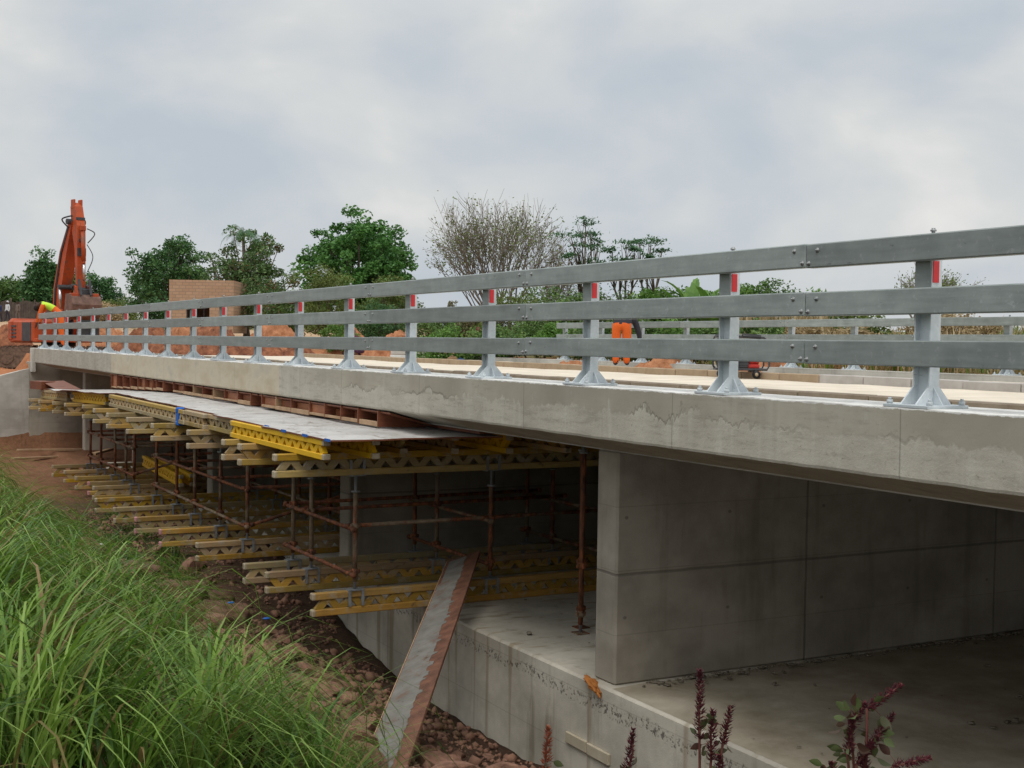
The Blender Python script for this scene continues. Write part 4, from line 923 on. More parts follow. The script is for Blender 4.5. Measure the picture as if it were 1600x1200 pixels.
# sparse umbrella trees
def umbrella(px, t, ptop, pads, seed, label):
    g = np.random.default_rng(seed); x, y = at(px, t); zb = ground_z(x, y); o = thing('umbrella_tree', label, 'tree', (x, y, zb), 0, 'sparse flat-topped trees'); b = MB(); P = []
    base = np.array([0, 0, -.1]); fork = np.array([0, 0, (eye(ptop, px, t)-zb)*.35]); b.path([base, fork*.5+g.normal(0, .05, 3), fork], [.13, .11, .09], 7)
    for (qx, qy, wd, n) in pads:
        c = np.array([rt0[0]*(qx-px)*t/FPX, rt0[1]*(qx-px)*t/FPX, eye(qy, qx, t)-zb])+fw0*g.uniform(-.8, .8)
        m = (fork+c)/2+np.array([0, 0, -.25])+g.normal(0, .1, 3); b.path([fork, m, c+np.array([0, 0, -.1])], [.07, .045, .018], 5)
        r = wd*t/FPX/2
        for k in range(5): b.path([m, (m+c)/2+g.normal(0, .15, 3), c+np.array([g.normal(0, r*.5), g.normal(0, r*.5), -.08])], [.03, .02, .008], 4)
        for k in range(max(3, n//90)):
            cc = c+np.array([g.normal(0, r*.5), g.normal(0, r*.5), g.normal(0, .07)]); q = g.normal(size=(60, 3))*np.array([.34, .34, .09])*min(1, r*1.6); P.append(cc+q)
    for q0 in b.v[::9]:
        if q0[2] > fork[2]*1.25 and g.random() < .5: P.append(np.array(q0)+g.normal(0, .16, (7, 3)))
    P = np.concatenate(P); crown_mesh('crown', P, .15, M['leaf_umbrella'], o, (0, 0, 0), g, np.clip(g.normal(.5, .25, len(P)), 0, 1), .45, 1.2); b.build('trunk', M['bark'], o)
umbrella(908, 55, 343, [(910, 348, 26, 240), (888, 368, 34, 300), (920, 362, 26, 180), (932, 376, 18, 120), (903, 386, 34, 120), (884, 400, 22, 90), (918, 408, 30, 120)], 51, 'tallest sparse tree with flat dark leaf pads right of the bare tree')
umbrella(975, 55, 378, [(972, 382, 24, 200), (952, 394, 22, 130), (986, 394, 18, 100), (962, 410, 28, 120)], 52, 'middle sparse flat-padded tree above the top rail')
umbrella(1012, 56, 373, [(1016, 377, 28, 240), (994, 379, 20, 110), (1033, 390, 20, 160), (1010, 402, 16, 60)], 53, 'right-hand sparse flat-padded tree with one long bare limb')
# bushes along the far side
BU = [(690, 478, 52, 3.2, 'leaf_bush', 'low bush at the foot of the bare tree, left side'), (735, 470, 52, 3.0, 'leaf_twig', 'brownish scrub at the foot of the bare tree'), (800, 446, 50, 3.4, 'leaf_olive', 'olive scrub below the middle of the bare tree'), (850, 448, 47, 2.6, 'leaf_bush', 'dark green bush between the bare tree and the sparse trees'), (905, 440, 46, 2.8, 'leaf_bush', 'bush under the tallest sparse tree'), (960, 452, 44, 2.4, 'leaf_mixed', 'mottled bush behind the bending road worker'), (1010, 446, 44, 2.6, 'leaf_fresh', 'light green bush left of the banana plants'), (1060, 446, 43, 2.3, 'leaf_bush', 'green bush touching the banana plants'), (1120, 440, 44, 2.4, 'leaf_fresh', 'bright green bush right of the banana plants'), (1165, 430, 46, 2.2, 'leaf_fresh', 'taller bright bush behind the dry reeds'), (1215, 426, 46, 2.4, 'leaf_bush', 'rounded bush behind the reeds, left of the second big post'), (1265, 452, 44, 2.2, 'leaf_fresh', 'small fresh bush among the dry reeds'), (1330, 470, 42, 2.6, 'leaf_olive', 'olive scrub right of the dry reeds'), (1480, 478, 40, 3.0, 'leaf_straw', 'straw-coloured scrub below the thorny tree at the far right')]
for k, (px, py, t, wd, mt, lb) in enumerate(BU):
    tree('bush', lb, px, t, eye(py, px, t), wd, .05, mt, 60+k, 46, 110, .36, .12 if mt != 'leaf_fresh' else .15, .0, cat='bush', group='scrub along the far side', lump=.5)
LB = [(700, 507, 43), (760, 506, 42), (820, 503, 41), (880, 502, 40), (935, 502, 38), (1000, 500, 37), (1060, 500, 36), (1120, 500, 35), (1190, 502, 34), (1260, 505, 33), (1330, 512, 32)]
for k, (px, py, t) in enumerate(LB):
    tree('shrub', f'{ORD[k] if k else "leftmost"} shrub from the left in the low hedge right behind the far railing', px, t, eye(py, px, t), 2.0, .03, 'leaf_straw' if px >= 1250 else ('leaf_bush' if k % 3 else 'leaf_fresh'), 90+k, 34, 110, .30, .11, .0, cat='shrub', group='low shrubs behind the far railing', lump=.5)
# banana plants
def banana(px, t, ptop, seed, label):
    g = np.random.default_rng(seed); x, y = at(px, t); zb = ground_z(x, y); H = eye(ptop, px, t)-zb; o = thing('banana_plant', label, 'banana plant', (x, y, zb), 0, 'banana plants'); V = []; F = []; T = []
    for k in range(11):
        a = g.uniform(0, 6.28); L = H*g.uniform(.55, .75); d = np.array([math.cos(a), math.sin(a), 0]); s_ = np.array([-d[1], d[0], 0]); p = np.array([0, 0, H*.35]); el = g.uniform(.75, 1.5)
        n = 10
        for i in range(n):
            q = i/n; ang = el-1.3*q*q; pn = p+(d*math.cos(ang)+np.array([0, 0, math.sin(ang)]))*L/n; w0 = .19*math.sin(math.pi*min(1, q*1.0+.05))**.6; w1 = .19*math.sin(math.pi*min(1, q+1/n))**.6 if i < n-1 else 0
            for sg in (-1, 1):
                m = len(V); V += [p, pn, pn+s_*sg*w1+np.array([0, 0, .35*w1]), p+s_*sg*w0+np.array([0, 0, .35*w0])]; F.append((m, m+1, m+2, m+3)); T += [.35+.5*g.random()]*4
            p = pn
    np_mesh('leaves', np.array(V), np.array(F), M['leaf_fresh'], o, attr=T); b = MB(); b.path([(0, 0, -.1), (0, 0, H*.2), (0, 0, H*.42)], [.11, .09, .05], 8); b.build('stem', simple('banana_stem', (.09, .12, .03), (.16, .17, .06), 5, .7), o)
for k, (px, t, py) in enumerate(((1080, 42, 428), (1098, 43, 434), (1108, 41, 431), (1060, 43, 445))): banana(px, t, py, 70+k, ['tallest banana plant above the middle rail', 'banana plant between two others with an upright leaf', 'banana plant at the right of its clump', 'short banana plant at the left of its clump'][k])
# dry reeds and dry grass field
def reeds():
    g = np.random.default_rng(9); R = []
    while len(R) < 13000:
        px = g.uniform(940, 1720); t = g.uniform(27, 60); x, y = at(px, t)
        if x < 20.5 or y < 2: continue
        if nz(x, y, 3, .35) < -.28+.5*(px < 1150): continue
        R.append((x, y, ground_z(x, y)))
    R = np.array(R); N = len(R); tall = np.array([1.0 if nz(a, c, 8, .22) > .08 else .55 for a, c, _ in R])
    tint = np.clip(g.normal(.55, .25, N), 0, 1)
    o = blades('dry_grass', R, g.uniform(.5, 1.3, N)*tall, g.uniform(.025, .05, N), g.uniform(0, 6.28, N), np.abs(g.normal(.3, .3, N)), tint, g.uniform(.3, 2.0, N), M['leaf_straw'], 4); tag(o, 'dry straw-coloured grass beyond the far railing', 'grass', kind='stuff')
    R2 = R[g.integers(0, N, 7000)]+g.normal(0, .3, (7000, 3))*np.array([1, 1, 0]); 
    o = blades('green_grass', R2, g.uniform(.3, .9, 7000), g.uniform(.025, .05, 7000), g.uniform(0, 6.28, 7000), np.abs(g.normal(.1, .2, 7000)), np.clip(g.normal(.45, .2, 7000), .1, 1), g.uniform(.2, 1.3, 7000), M['grass'], 4); tag(o, 'green grass tufts mixed into the dry grass', 'grass', kind='stuff')
    R = []
    for px, t in [(g.normal(c, 14), g.uniform(38, 42)) for c in (1160, 1185, 1210, 1240, 1262, 1282) for _ in range(60)]:
        x, y = at(px, t); R.append((x, y, ground_z(x, y)))
    R = np.array(R); N = len(R)
    o = blades('reed_plumes', R, g.uniform(1.3, 2.2, N), g.uniform(.05, .11, N), g.uniform(0, 6.28, N), np.abs(g.normal(.04, .07, N)), np.clip(g.normal(.55, .2, N), 0, 1), g.uniform(.1, .6, N), M['leaf_straw'], 5); tag(o, 'buff feathery reed plumes among the bushes', 'reeds', kind='stuff')
reeds()

# ------------------------------------------------------------------ amaranth plants at the front
M['ama'] = simple('crimson_seed_spike', (0.055, 0.010, 0.015), (0.135, 0.022, 0.03), 30, .8, bump=.5, bscale=120)
M['ama_r'] = simple('rusty_seed_spike', (0.22, 0.05, 0.02), (0.36, 0.10, 0.04), 30, .8, bump=.5, bscale=120)
M['amastem'] = simple('reddish_stem', (0.09, 0.022, 0.02), (0.15, 0.055, 0.035), 10, .6)
M['leaf_ama'] = leafmat('amaranth_leaf', [(0, (0.075, 0.035, 0.025)), (.5, (0.060, 0.070, 0.026)), (1, (0.10, 0.13, 0.045))], .5, .3)
def amaranth(label, spikes, leaves, mat='ama', seed=0):
    """spikes: list of (px, py, t, length_px, lean_px)"""
    g = np.random.default_rng(seed)
    def pt(px, py, t): return (fw+rt*(px-800)/FPX-up*(py-600)/FPX)*t
    px0 = np.mean([s_[0] for s_ in spikes]); t0 = spikes[0][2]; x, y = at(px0, t0); zb = ground_z(x, y); o = thing('amaranth', label, 'plant', (x, y, zb), 0, 'red amaranth plants'); O = np.array([x, y, zb]); b = MB()
    foot = np.array([0, 0, -.03]); hub = None; STEM = []
    for (px, py, t, lp, ln) in spikes:
        top = pt(px, py, t)-O; bot = pt(px-ln, py+lp, t)-O
        hub = bot*.55+np.array([0, 0, (bot[2])*.05]) if hub is None else hub
        b.path([foot, hub*np.array([.6, .6, .7]), hub, bot, (bot+top)/2+g.normal(0, .004, 3), top], [.008, .007, .006, .0045, .0035, .0015], 6)
        STEM += [hub*(1-q)+bot*q for q in np.linspace(.35, 1, 8)]+[bot*(1-q)+top*q for q in (.1, .2, .3, .4)]
        s = MB(); L = np.linalg.norm(top-bot); n = int(L*1300); d = (top-bot)/L
        for k in range(n):
            q = g.random(); r = .019*(1-q)**.6*min(1, .35+q*4)+.003; a = g.uniform(0, 6.28); R = frame_from(d); e = R[:, 1]*math.cos(a)+R[:, 2]*math.sin(a)
            bend = (1-(2*q-1)**2)*.004; c = bot+(top-bot)*q+e*r*g.uniform(.4, 1)+R[:, 1]*bend; h = g.uniform(.0035, .007)
            dr = (e+d*.8)*h*1.8; sd = np.cross(d, e)*h*.75
            s.add([c-dr*.4, c+sd, c+dr, c-sd, c+e*h*.5], [(0, 1, 4), (1, 2, 4), (2, 3, 4), (3, 0, 4)])
        s.build('flower_spike', M[mat], o)
    V = []; F = []; T = []
    for (px, py, t, sz, ang) in leaves:
        tgt = pt(px, py, t)-O; st = min((q for q in STEM), key=lambda q: np.linalg.norm(q-tgt)+g.uniform(0, .05)); d = tgt-st; d = d/(np.linalg.norm(d)+1e-6)+rt*math.cos(ang)*.5+up*math.sin(ang)*.5+fw*g.uniform(-.5, .5); d /= np.linalg.norm(d)
        c = st+d*sz*.75; b.path([st, (st+c)/2+up*.004, c], [.0017, .0014, .001], 4); d = d-up*.35; d /= np.linalg.norm(d); s_ = np.cross(d, g.normal(size=3)*.5-fw); s_ /= np.linalg.norm(s_); nrm = np.cross(d, s_); tt = np.clip(g.normal(.5, .25), 0, 1); m = len(V); prof = (0, .55, .9, 1, .85, .5, 0)
        for i, w_ in enumerate(prof):
            q = i/6; p = c+d*sz*q-nrm*sz*.22*q*q
            V += [p+s_*sz*.27*w_+nrm*sz*.07*w_, p, p-s_*sz*.27*w_+nrm*sz*.07*w_]; T += [tt]*3
        for i in range(6):
            k = m+i*3; F += [(k, k+1, k+4, k+3), (k+1, k+2, k+5, k+4)]
    b.build('stem', M['amastem'], o)
    if F: np_mesh('leaves', np.array(V), np.array(F), M['leaf_ama'], o, attr=T, smooth=True)
def rl(px0, px1, py0, py1, t, n, seed, s0=.025, s1=.05):
    g = np.random.default_rng(seed); return [(g.uniform(px0, px1), g.uniform(py0, py1), t+g.normal(0, .04), g.uniform(s0, s1), g.uniform(-1.2, 4.2)) for _ in range(n)]
amaranth('tallest crimson amaranth with three spikes in front of the dark floor', [(1093, 1046, 4.5, 110, 0), (1143, 1102, 4.5, 62, 14), (1114, 1108, 4.5, 80, 3), (1122, 1180, 4.45, 40, -4)], rl(1085, 1135, 1110, 1235, 4.5, 26, 4), 'ama', 1)
amaranth('bushy dark amaranth with leaning spikes at the lower right', [(1410, 1068, 4.4, 40, 55), (1397, 1115, 4.4, 62, 45), (1455, 1184, 4.4, 14, 60), (1330, 1120, 4.4, 60, 6), (1300, 1190, 4.35, 30, 3), (1352, 1098, 4.42, 40, 22), (1372, 1150, 4.38, 46, 34), (1345, 1165, 4.4, 40, -6)], rl(1265, 1400, 1085, 1235, 4.4, 52, 5, .03, .062), 'ama', 2)
amaranth('single crimson amaranth spike at the bottom centre', [(989, 1138, 4.6, 80, 12)], rl(965, 990, 1195, 1240, 4.6, 6, 6), 'ama', 3)
amaranth('single rusty orange amaranth spike left of the crimson one', [(857, 1134, 4.7, 80, 6)], rl(840, 865, 1200, 1240, 4.7, 5, 7), 'ama_r', 4)
amaranth('small crimson amaranth spike in the grass near the plank foot', [(391, 1142, 6.3, 48, 0), (408, 1166, 6.3, 34, 2)], rl(380, 420, 1170, 1215, 6.3, 8, 8), 'ama', 5)

# ------------------------------------------------------------------ soil heaps
M['heap'] = simple('loose_red_soil', (0.24, 0.095, 0.042), (0.50, 0.235, 0.12), 3.1, .95, bump=1.0, bscale=5)
M['heap2'] = simple('dark_red_clods', (0.11, 0.042, 0.025), (0.36, 0.15, 0.075), 4.2, .95, bump=1.0, bscale=6)
def heap(label, px, t, wd, dp, h, seed, mat='heap', zoff=0.0, ztop=None):
    x, y = at(px, t); zb = ground_z(x, y)+zoff
    if ztop is not None: h = max(.3, ztop-zb)
    nr, na = 46, 120; V = [(0, 0, 0)]; F = []; R = rotz(-TH)
    for j in range(1, nr+1):
        r = j/nr
        for i in range(na):
            a = 2*math.pi*i/na; k = 1+.25*nz(math.cos(a)*1.3+seed, math.sin(a)*1.3, 0, 1, 3); p = R@np.array([math.cos(a)*r*wd/2*k, math.sin(a)*r*dp/2*k, 0]); z = h*(1-r**1.6)*(1+.35*nz(p[0]+seed*3, p[1], 0, 1.1, 4))+.16*nz(p[0]+seed, p[1], 2, 3.5, 5)*(1-r*.5)+.07*abs(nz(p[0]+seed, p[1], 6, 8, 3))-.25*r**4
            V.append((p[0], p[1], z))
    V[0] = (0, 0, h)
    for i in range(na): F.append((0, 1+i, 1+(i+1) % na))
    for j in range(nr-1):
        for i in range(na): a = 1+j*na; F.append((a+i, a+na+i, a+na+(i+1) % na, a+(i+1) % na))
    b = MB(); b.add(V, F, 0, False); o = b.build('soil_heap', M[mat]); o.location = (x, y, zb); tag(o, label, 'soil heap', 'red soil heaps')
HP = [('dark clod heap at the deck end right of the excavator cab', 200, 48, 2.4, 1.6, 532, 'heap2'), ('dark clod heap below the left end of the brick building', 268, 47.5, 2.4, 1.6, 530, 'heap2'), ('reddish clod heap between two railing posts under the middle of the orange heap', 412, 47.2, 2.0, 1.4, 534, 'heap2'), ('pale orange soil heap just beyond the dark clods, below the brick building', 285, 55, 3.6, 2.0, 506, 'heap'), ('orange soil heap behind the excavator bucket', 150, 58, 3.4, 2.0, 508, 'heap'), ('broad red soil heap behind the left railing below the brick building', 330, 53, 3.6, 2.6, 508, 'heap2'), ('orange soil heap in the middle, behind the railing left of the bright shrub', 425, 56, 3.4, 2.4, 502, 'heap'), ('dark clod heap at the deck end, below the orange heap', 350, 47, 3.4, 1.8, 530, 'heap2'), ('dark clod heap left of the crouching person', 465, 47.5, 1.6, 1.4, 537, 'heap2'), ('red heap behind the crouching person', 545, 53, 2.6, 2.0, 514, 'heap'), ('low orange soil bank between the crouching person and the kerb stacks', 625, 51, 3.4, 2.2, 520, 'heap'), ('red soil heap right of the excavator', 240, 51, 3.0, 2.2, 509, 'heap2'), ('small red soil heap beside the excavator cab', 178, 55, 2.2, 2.0, 514, 'heap'), ('low red earth bank at the left picture edge behind the excavator', 5, 57, 3.4, 2.0, 511, 'heap2')]
for k, (lb, px, t, wd, dp, h, mt) in enumerate(HP): heap(lb, px, t, wd, dp, 1, k*2.3+1, mt, -.05, eye(h, px, t))
FH = [(700, 40.5, 'left-end low red soil ridge behind the far railing'), (800, 39, 'low red soil ridge behind the far railing left of the bending worker'), (905, 36, 'low red soil ridge right behind the bending worker'), (1040, 33, 'low red soil ridge behind the far railing left of the generator'), (1190, 30, 'low red soil ridge behind the far railing right of the generator')]
for k, (px, t, lb) in enumerate(FH): heap(lb, px, t, 2.6, 1.4, .42, 30+k*1.7, 'heap', -.05)

# ------------------------------------------------------------------ far buildings, fence, shed
def brickmat():
    t = NT('buff_brick', .9); n = t.n.new('ShaderNodeTexBrick'); t.l.new(t.map(t.O, (1, 1, 1)), n.inputs['Vector']); n.inputs['Scale'].default_value = 1.0; n.inputs['Brick Width'].default_value = .40; n.inputs['Row Height'].default_value = .19; n.inputs['Mortar Size'].default_value = .018
    for k, c in (('Color1', (.36, .225, .14)), ('Color2', (.43, .28, .185)), ('Mortar', (.26, .185, .13))): n.inputs[k].default_value = (*c, 1)
    r = t.n.new('ShaderNodeVectorRotate'); r.rotation_type = 'X_AXIS'; r.inputs['Angle'].default_value = -math.pi/2; t.l.new(t.O, r.inputs['Vector']); t.l.new(r.outputs[0], n.inputs['Vector'])
    c = t.mix(t.math('MULTIPLY', t.step(t.noise(1.5, 5), .5, .7), .4), n.outputs['Color'], (.40, .27, .18)); t.col(c); t.bump(n.outputs['Fac'], -.3, .01); return t.mat
M['brick'] = brickmat(); M['dark'] = simple('dark_void', (.012, .012, .014), (.02, .02, .022), 5, .6, bump=0)
def brick_house():
    t = 78; x, y = at(263, t); ztop = eye(437, 263, t); zb = 0.4; H = ztop-zb
    o = thing('brick_building', 'small unfinished flat-topped brick building with dark openings', 'building', (x, y, zb), -TH+.03); W = 3.9; b = MB(); th = .22
    wx0, wx1, wz0, wz1 = 1.05, 2.45, H-2.75, H-1.22
    for x0, x1, z0, z1 in ((0, wx0, 0, H), (wx1, W, 0, H), (wx0, wx1, wz1, H), (wx0, wx1, 0, wz0)): b.box(((x0+x1)/2, th/2, (z0+z1)/2), (x1-x0, th, z1-z0))
    b.box((th/2, 2.3, H/2), (th, 4.15, H)); b.box((W-th/2, 2.3, H/2), (th, 4.15, H)); b.box((W/2, 4.5, H/2), (W, th, H)); b.build('wall', M['brick'], o)
    b = MB(); b.box((W/2, 2.3, H-.25), (W-.5, 4.1, .12)); b.build('roof', M['conc_plain'], o)
    b = MB(); b.box(((wx0+wx1)/2, .10, wz1-.04), (wx1-wx0-.01, .08, .07)); b.box((wx0+.05, .10, (wz0+wz1)/2), (.07, .07, wz1-wz0-.1)); b.box((wx1-.35, .10, (wz0+wz1)/2), (.06, .07, wz1-wz0-.1)); b.build('window_frame', M['dark'], o)
brick_house()
def shed():
    t = 66; px = 412; x, y = at(px, t); zb = ground_z(x, y); H = eye(472, px, t)-zb
    o = thing('timber_shed', 'open brown timber-framed shed seen between the top rails', 'shed', (x, y, zb), -TH); b = MB()
    for qx in (0, .75, 1.55):
        for qy in (0, 1.4): b = MB(); b.box((qx, qy, H/2), (.09, .09, H-.06)); b.build('post', M['wood'], o)
    b = MB(); b.box((.78, .7, H), (2.0, 1.9, .07)); b.build('roof', simple('rusty_roof_sheet', (.22, .10, .06), (.32, .17, .10), 4, .8), o)
    b = MB(); b.box((.78, 1.47, H*.42), (1.6, .05, H*.8)); b.build('back_wall', simple('dark_planks', (.07, .045, .035), (.12, .08, .06), 4, .9), o); b = MB(); b.box((.4, -.06, H-.22), (1.7, .05, .12)); b.build('beam', M['wood'], o)
shed()
def far_house():
    t = 155; x, y = at(150, t); zb = ground_z(x, y); H = eye(462, 150, t)-zb
    o = thing('house', 'distant low house with pale roof right of the bucket', 'house', (x, y, zb), -TH); b = MB(); b.box((1.6, 2, (H-.7)/2), (3.0, 4, H-.7)); b.build('wall', simple('buff_plaster', (.36, .30, .22), (.46, .39, .3), 2, .9), o)
    b = MB(); b.prism([(-.3, H-.72), (1.6, H+.25), (3.5, H-.72)], lambda p, e: (p[0], 4.3 if e else -.3, p[1])); b.build('roof', simple('pale_roof', (.48, .46, .44), (.6, .58, .55), 2, .7), o)
far_house()
def fence():
    o = thing('plank_fence', 'dark plank fence behind the distant pedestrians', 'fence', (0, 0, 0)); t = 118
    p0, p1 = np.array([*at(-60, t), 0]), np.array([*at(88, t), 0]); n = 40; b = MB(); PO = []; R = frame_from(p1-p0)
    for k in range(n):
        q = p0+(p1-p0)*(k+.5)/n; zb = ground_z(q[0], q[1]); b.box((q[0], q[1], zb+.95+.05*random.random()), (np.linalg.norm(p1-p0)/n*.93, .05, 1.9), R)
        if k % 5 == 0: c = MB(); PO.append(c); c.box((q[0], q[1], zb+1.1)+np.array([*(fw0[:2]*.1), 0]), (.12, .12, 2.2), R)
    o.location = tuple(p0); b.build('boards', simple('dark_fence_planks', (.055, .042, .035), (.11, .085, .07), 3, .9), o, p0); [c.build('post', M['bark'], o, p0) for c in PO]
fence()
tree('bush', 'dry olive hedge behind the distant pale-roofed house', 185, 120, eye(462, 185, 120), 4.2, .06, 'leaf_olive', 120, 50, 90, .6, .22, 0, cat='bush', group='bushes beyond the bridge')
tree('bush', 'straw-coloured thicket right of the bucket', 160, 95, eye(468, 160, 95), 3.6, .05, 'leaf_straw', 121, 46, 90, .5, .16, 0, cat='bush', group='bushes beyond the bridge')
tree('bush', 'dark shrub at the left foot of the brick building', 245, 84, eye(462, 245, 84), 2.0, .05, 'leaf_dark', 122, 30, 90, .45, .16, 0, cat='bush', group='bushes beyond the bridge')
tree('bush', 'shadowy bush filling the gap right of the brick building', 400, 82, eye(432, 400, 82), 4.4, .06, 'leaf_mixed', 123, 60, 90, .5, .16, 0, cat='bush', group='bushes beyond the bridge')

# ------------------------------------------------------------------ people
SK = {'hip': (0, 0, .93), 'waist': (0, 0, 1.08), 'chest': (0, 0, 1.30), 'neck': (0, 0, 1.48), 'head': (0, .02, 1.60), 'crown': (0, .01, 1.72)}
def person(label, loc, rz, pose, zones, hair=(.02, .015, .012), vest=None, scale=1.0, hat=None, group=None):
    """one continuous skinned body; y forward, z up, in metres. zones: colours for skin / top / trousers / shoes"""
    J = {}
    def P(n, *c): J[n] = np.array(c, float)
    if pose == 'stand':
        P('hip', 0, 0, .93); P('waist', 0, 0, 1.08); P('chest', 0, 0, 1.30); P('neck', 0, -.01, 1.47); P('jaw', 0, .03, 1.56); P('head', 0, .015, 1.65); P('crown', 0, 0, 1.74)
        for s_, k in ((-1, 'l'), (1, 'r')):
            P('sh'+k, s_*.18, 0, 1.41); P('el'+k, s_*.24, -.02, 1.13); P('wr'+k, s_*.25, .06, .88); P('ha'+k, s_*.25, .08, .79); P('th'+k, s_*.10, 0, .86); P('kn'+k, s_*.11, .05*s_, .49); P('an'+k, s_*.11, -.02+.12*s_, .09); P('to'+k, s_*.13, .12+.12*s_, .04)
    elif pose == 'bend':      # legs straight, trunk folded forward and down, arms reaching to the ground
        P('hip', 0, 0, .92); P('waist', .02, .13, 1.03); P('chest', .06, .36, 1.02); P('neck', .08, .54, .90); P('jaw', .09, .62, .80); P('head', .09, .62, .76); P('crown', .1, .66, .68)
        for s_, k in ((-1, 'l'), (1, 'r')):
            P('sh'+k, .07+s_*.19, .45, .95); P('el'+k, .12+s_*.24, .46, .66); P('wr'+k, .17+s_*.20, .50, .40); P('ha'+k, .18+s_*.19, .53, .31); P('th'+k, s_*.105, -.01, .84); P('kn'+k, s_*.11, .02, .48); P('an'+k, s_*.11, -.03, .09); P('to'+k, s_*.13, .12, .04)
    elif pose == 'lean':      # leaning forward over a rail, back sloping up to the shoulders, head and arms hanging
        P('hip', 0, 0, .98); P('waist', 0, .14, 1.10); P('chest', 0, .38, 1.26); P('neck', 0, .57, 1.34); P('jaw', 0, .66, 1.28); P('head', 0, .70, 1.24); P('crown', 0, .77, 1.16)
        for s_, k in ((-1, 'l'), (1, 'r')):
            P('sh'+k, s_*.18, .50, 1.29); P('el'+k, s_*.20, .60, 1.00); P('wr'+k, s_*.17, .68, .76); P('ha'+k, s_*.16, .70, .67); P('th'+k, s_*.10, -.02, .89); P('kn'+k, s_*.12, .0, .50); P('an'+k, s_*.12, -.08, .09); P('to'+k, s_*.14, .08, .04)
    else:                     # crouch
        P('hip', 0, 0, .34); P('waist', 0, .08, .48); P('chest', 0, .22, .68); P('neck', 0, .32, .83); P('jaw', 0, .39, .88); P('head', 0, .40, .95); P('crown', 0, .40, 1.04)
        for s_, k in ((-1, 'l'), (1, 'r')):
            P('sh'+k, s_*.18, .27, .77); P('el'+k, s_*.26, .42, .55); P('wr'+k, s_*.16, .60, .42); P('ha'+k, s_*.13, .67, .37); P('th'+k, s_*.12, .02, .30); P('kn'+k, s_*.20, .40, .46); P('an'+k, s_*.14, .12, .09); P('to'+k, s_*.17, .27, .04)
    RAD = {'hip': (.155, .12), 'waist': (.145, .11), 'chest': (.17, .125), 'neck': (.058, .058), 'jaw': (.075, .08), 'head': (.082, .098), 'crown': (.06, .07)}
    for k in 'lr':
        RAD.update({'sh'+k: (.068, .068), 'el'+k: (.047, .047), 'wr'+k: (.033, .033), 'ha'+k: (.042, .026), 'th'+k: (.095, .095), 'kn'+k: (.064, .064), 'an'+k: (.046, .046), 'to'+k: (.045, .035)})
    if pose in ('bend', 'lean'):
        for k in 'lr': RAD.update({'th'+k: (.115, .125), 'kn'+k: (.088, .092), 'an'+k: (.075, .078), 'sh'+k: (.078, .078), 'el'+k: (.06, .06)})
        RAD['hip'] = (.175, .15)
    E = [('hip', 'waist'), ('waist', 'chest'), ('chest', 'neck'), ('neck', 'jaw'), ('jaw', 'head'), ('head', 'crown')]
    for k in 'lr': E += [('chest', 'sh'+k), ('sh'+k, 'el'+k), ('el'+k, 'wr'+k), ('wr'+k, 'ha'+k), ('hip', 'th'+k), ('th'+k, 'kn'+k), ('kn'+k, 'an'+k), ('an'+k, 'to'+k)]
    for k, s_ in (('l', -1), ('r', 1)):    # five fingers from the palm
        d = J['ha'+k]-J['wr'+k]; d /= np.linalg.norm(d); sd = np.array([1.0, 0, 0]); sd -= d*(sd@d); sd /= np.linalg.norm(sd); nr = np.cross(sd, d)
        for f, (off, ln) in enumerate(((-.03, .07), (-.01, .08), (.01, .075), (.03, .06))):
            a = J['ha'+k]+sd*off*.9+d*.02; J[f'f{k}{f}a'] = a+d*ln*.5; J[f'f{k}{f}b'] = a+d*ln+nr*.02; RAD[f'f{k}{f}a'] = RAD[f'f{k}{f}b'] = (.009, .009); E += [('ha'+k, f'f{k}{f}a'), (f'f{k}{f}a', f'f{k}{f}b')]
        J[f't{k}'] = J['wr'+k]+d*.045-sd*s_*.05; RAD[f't{k}'] = (.011, .011); E.append(('wr'+k, f't{k}'))
    names = list(J); me = bpy.data.meshes.new('body'); me.from_pydata([tuple(J[n]*scale) for n in names], [(names.index(a), names.index(c)) for a, c in E], [])
    ob = bpy.data.objects.new('tmp', me); C.objects.link(ob); md = ob.modifiers.new('skin', 'SKIN'); md.use_smooth_shade = True
    for i, n in enumerate(names):
        sv = me.skin_vertices[0].data[i]; sv.radius = (RAD[n][0]*scale, RAD[n][1]*scale); sv.use_root = (n == 'hip')
    ob.modifiers.new('sub', 'SUBSURF').levels = 2
    dg = bpy.context.evaluated_depsgraph_get(); m2 = bpy.data.meshes.new_from_object(ob.evaluated_get(dg)); bpy.data.objects.remove(ob)
    mats = [simple('person_'+k_, tuple(q*.85 for q in c_), c_, 8, .8, bump=.15) for k_, c_ in zip(('skin', 'top', 'trousers', 'shoes', 'vest'), zones+((vest,) if vest else (zones[1],)))]
    m2.materials.clear()
    for q in mats: m2.materials.append(q)
    segs = [(J[a]*scale, J[c]*scale, a, c) for a, c in E]
    for p in m2.polygons:
        c = np.array(p.center); best = None
        for a, d, na, nc in segs:
            v = d-a; q = np.clip(((c-a)@v)/(v@v+1e-9), 0, 1); dd = np.linalg.norm(c-a-v*q)
            if best is None or dd < best[0]: best = (dd, na, nc, q)
        _, na, nc, q = best
        torso_up = pose == 'bend' and c[2] > .885*scale
        if nc in ('jaw', 'head', 'crown') or nc[:2] in ('ha',) or nc[0] == 'f' or (nc[0] == 't' and len(nc) == 2): z = 0
        elif nc[:2] == 'to': z = 3
        elif torso_up: z = 1
        elif nc[:2] in ('th', 'kn', 'an'): z = 2
        elif na == 'hip' and q < (.02 if pose == 'bend' else .45): z = 2
        else: z = 1
        if vest and z == 1 and (nc == 'neck' or (nc == 'chest' and q > .35) or na == 'chest' and nc[:2] == 'sh'): z = 4
        p.material_index = z; p.use_smooth = True
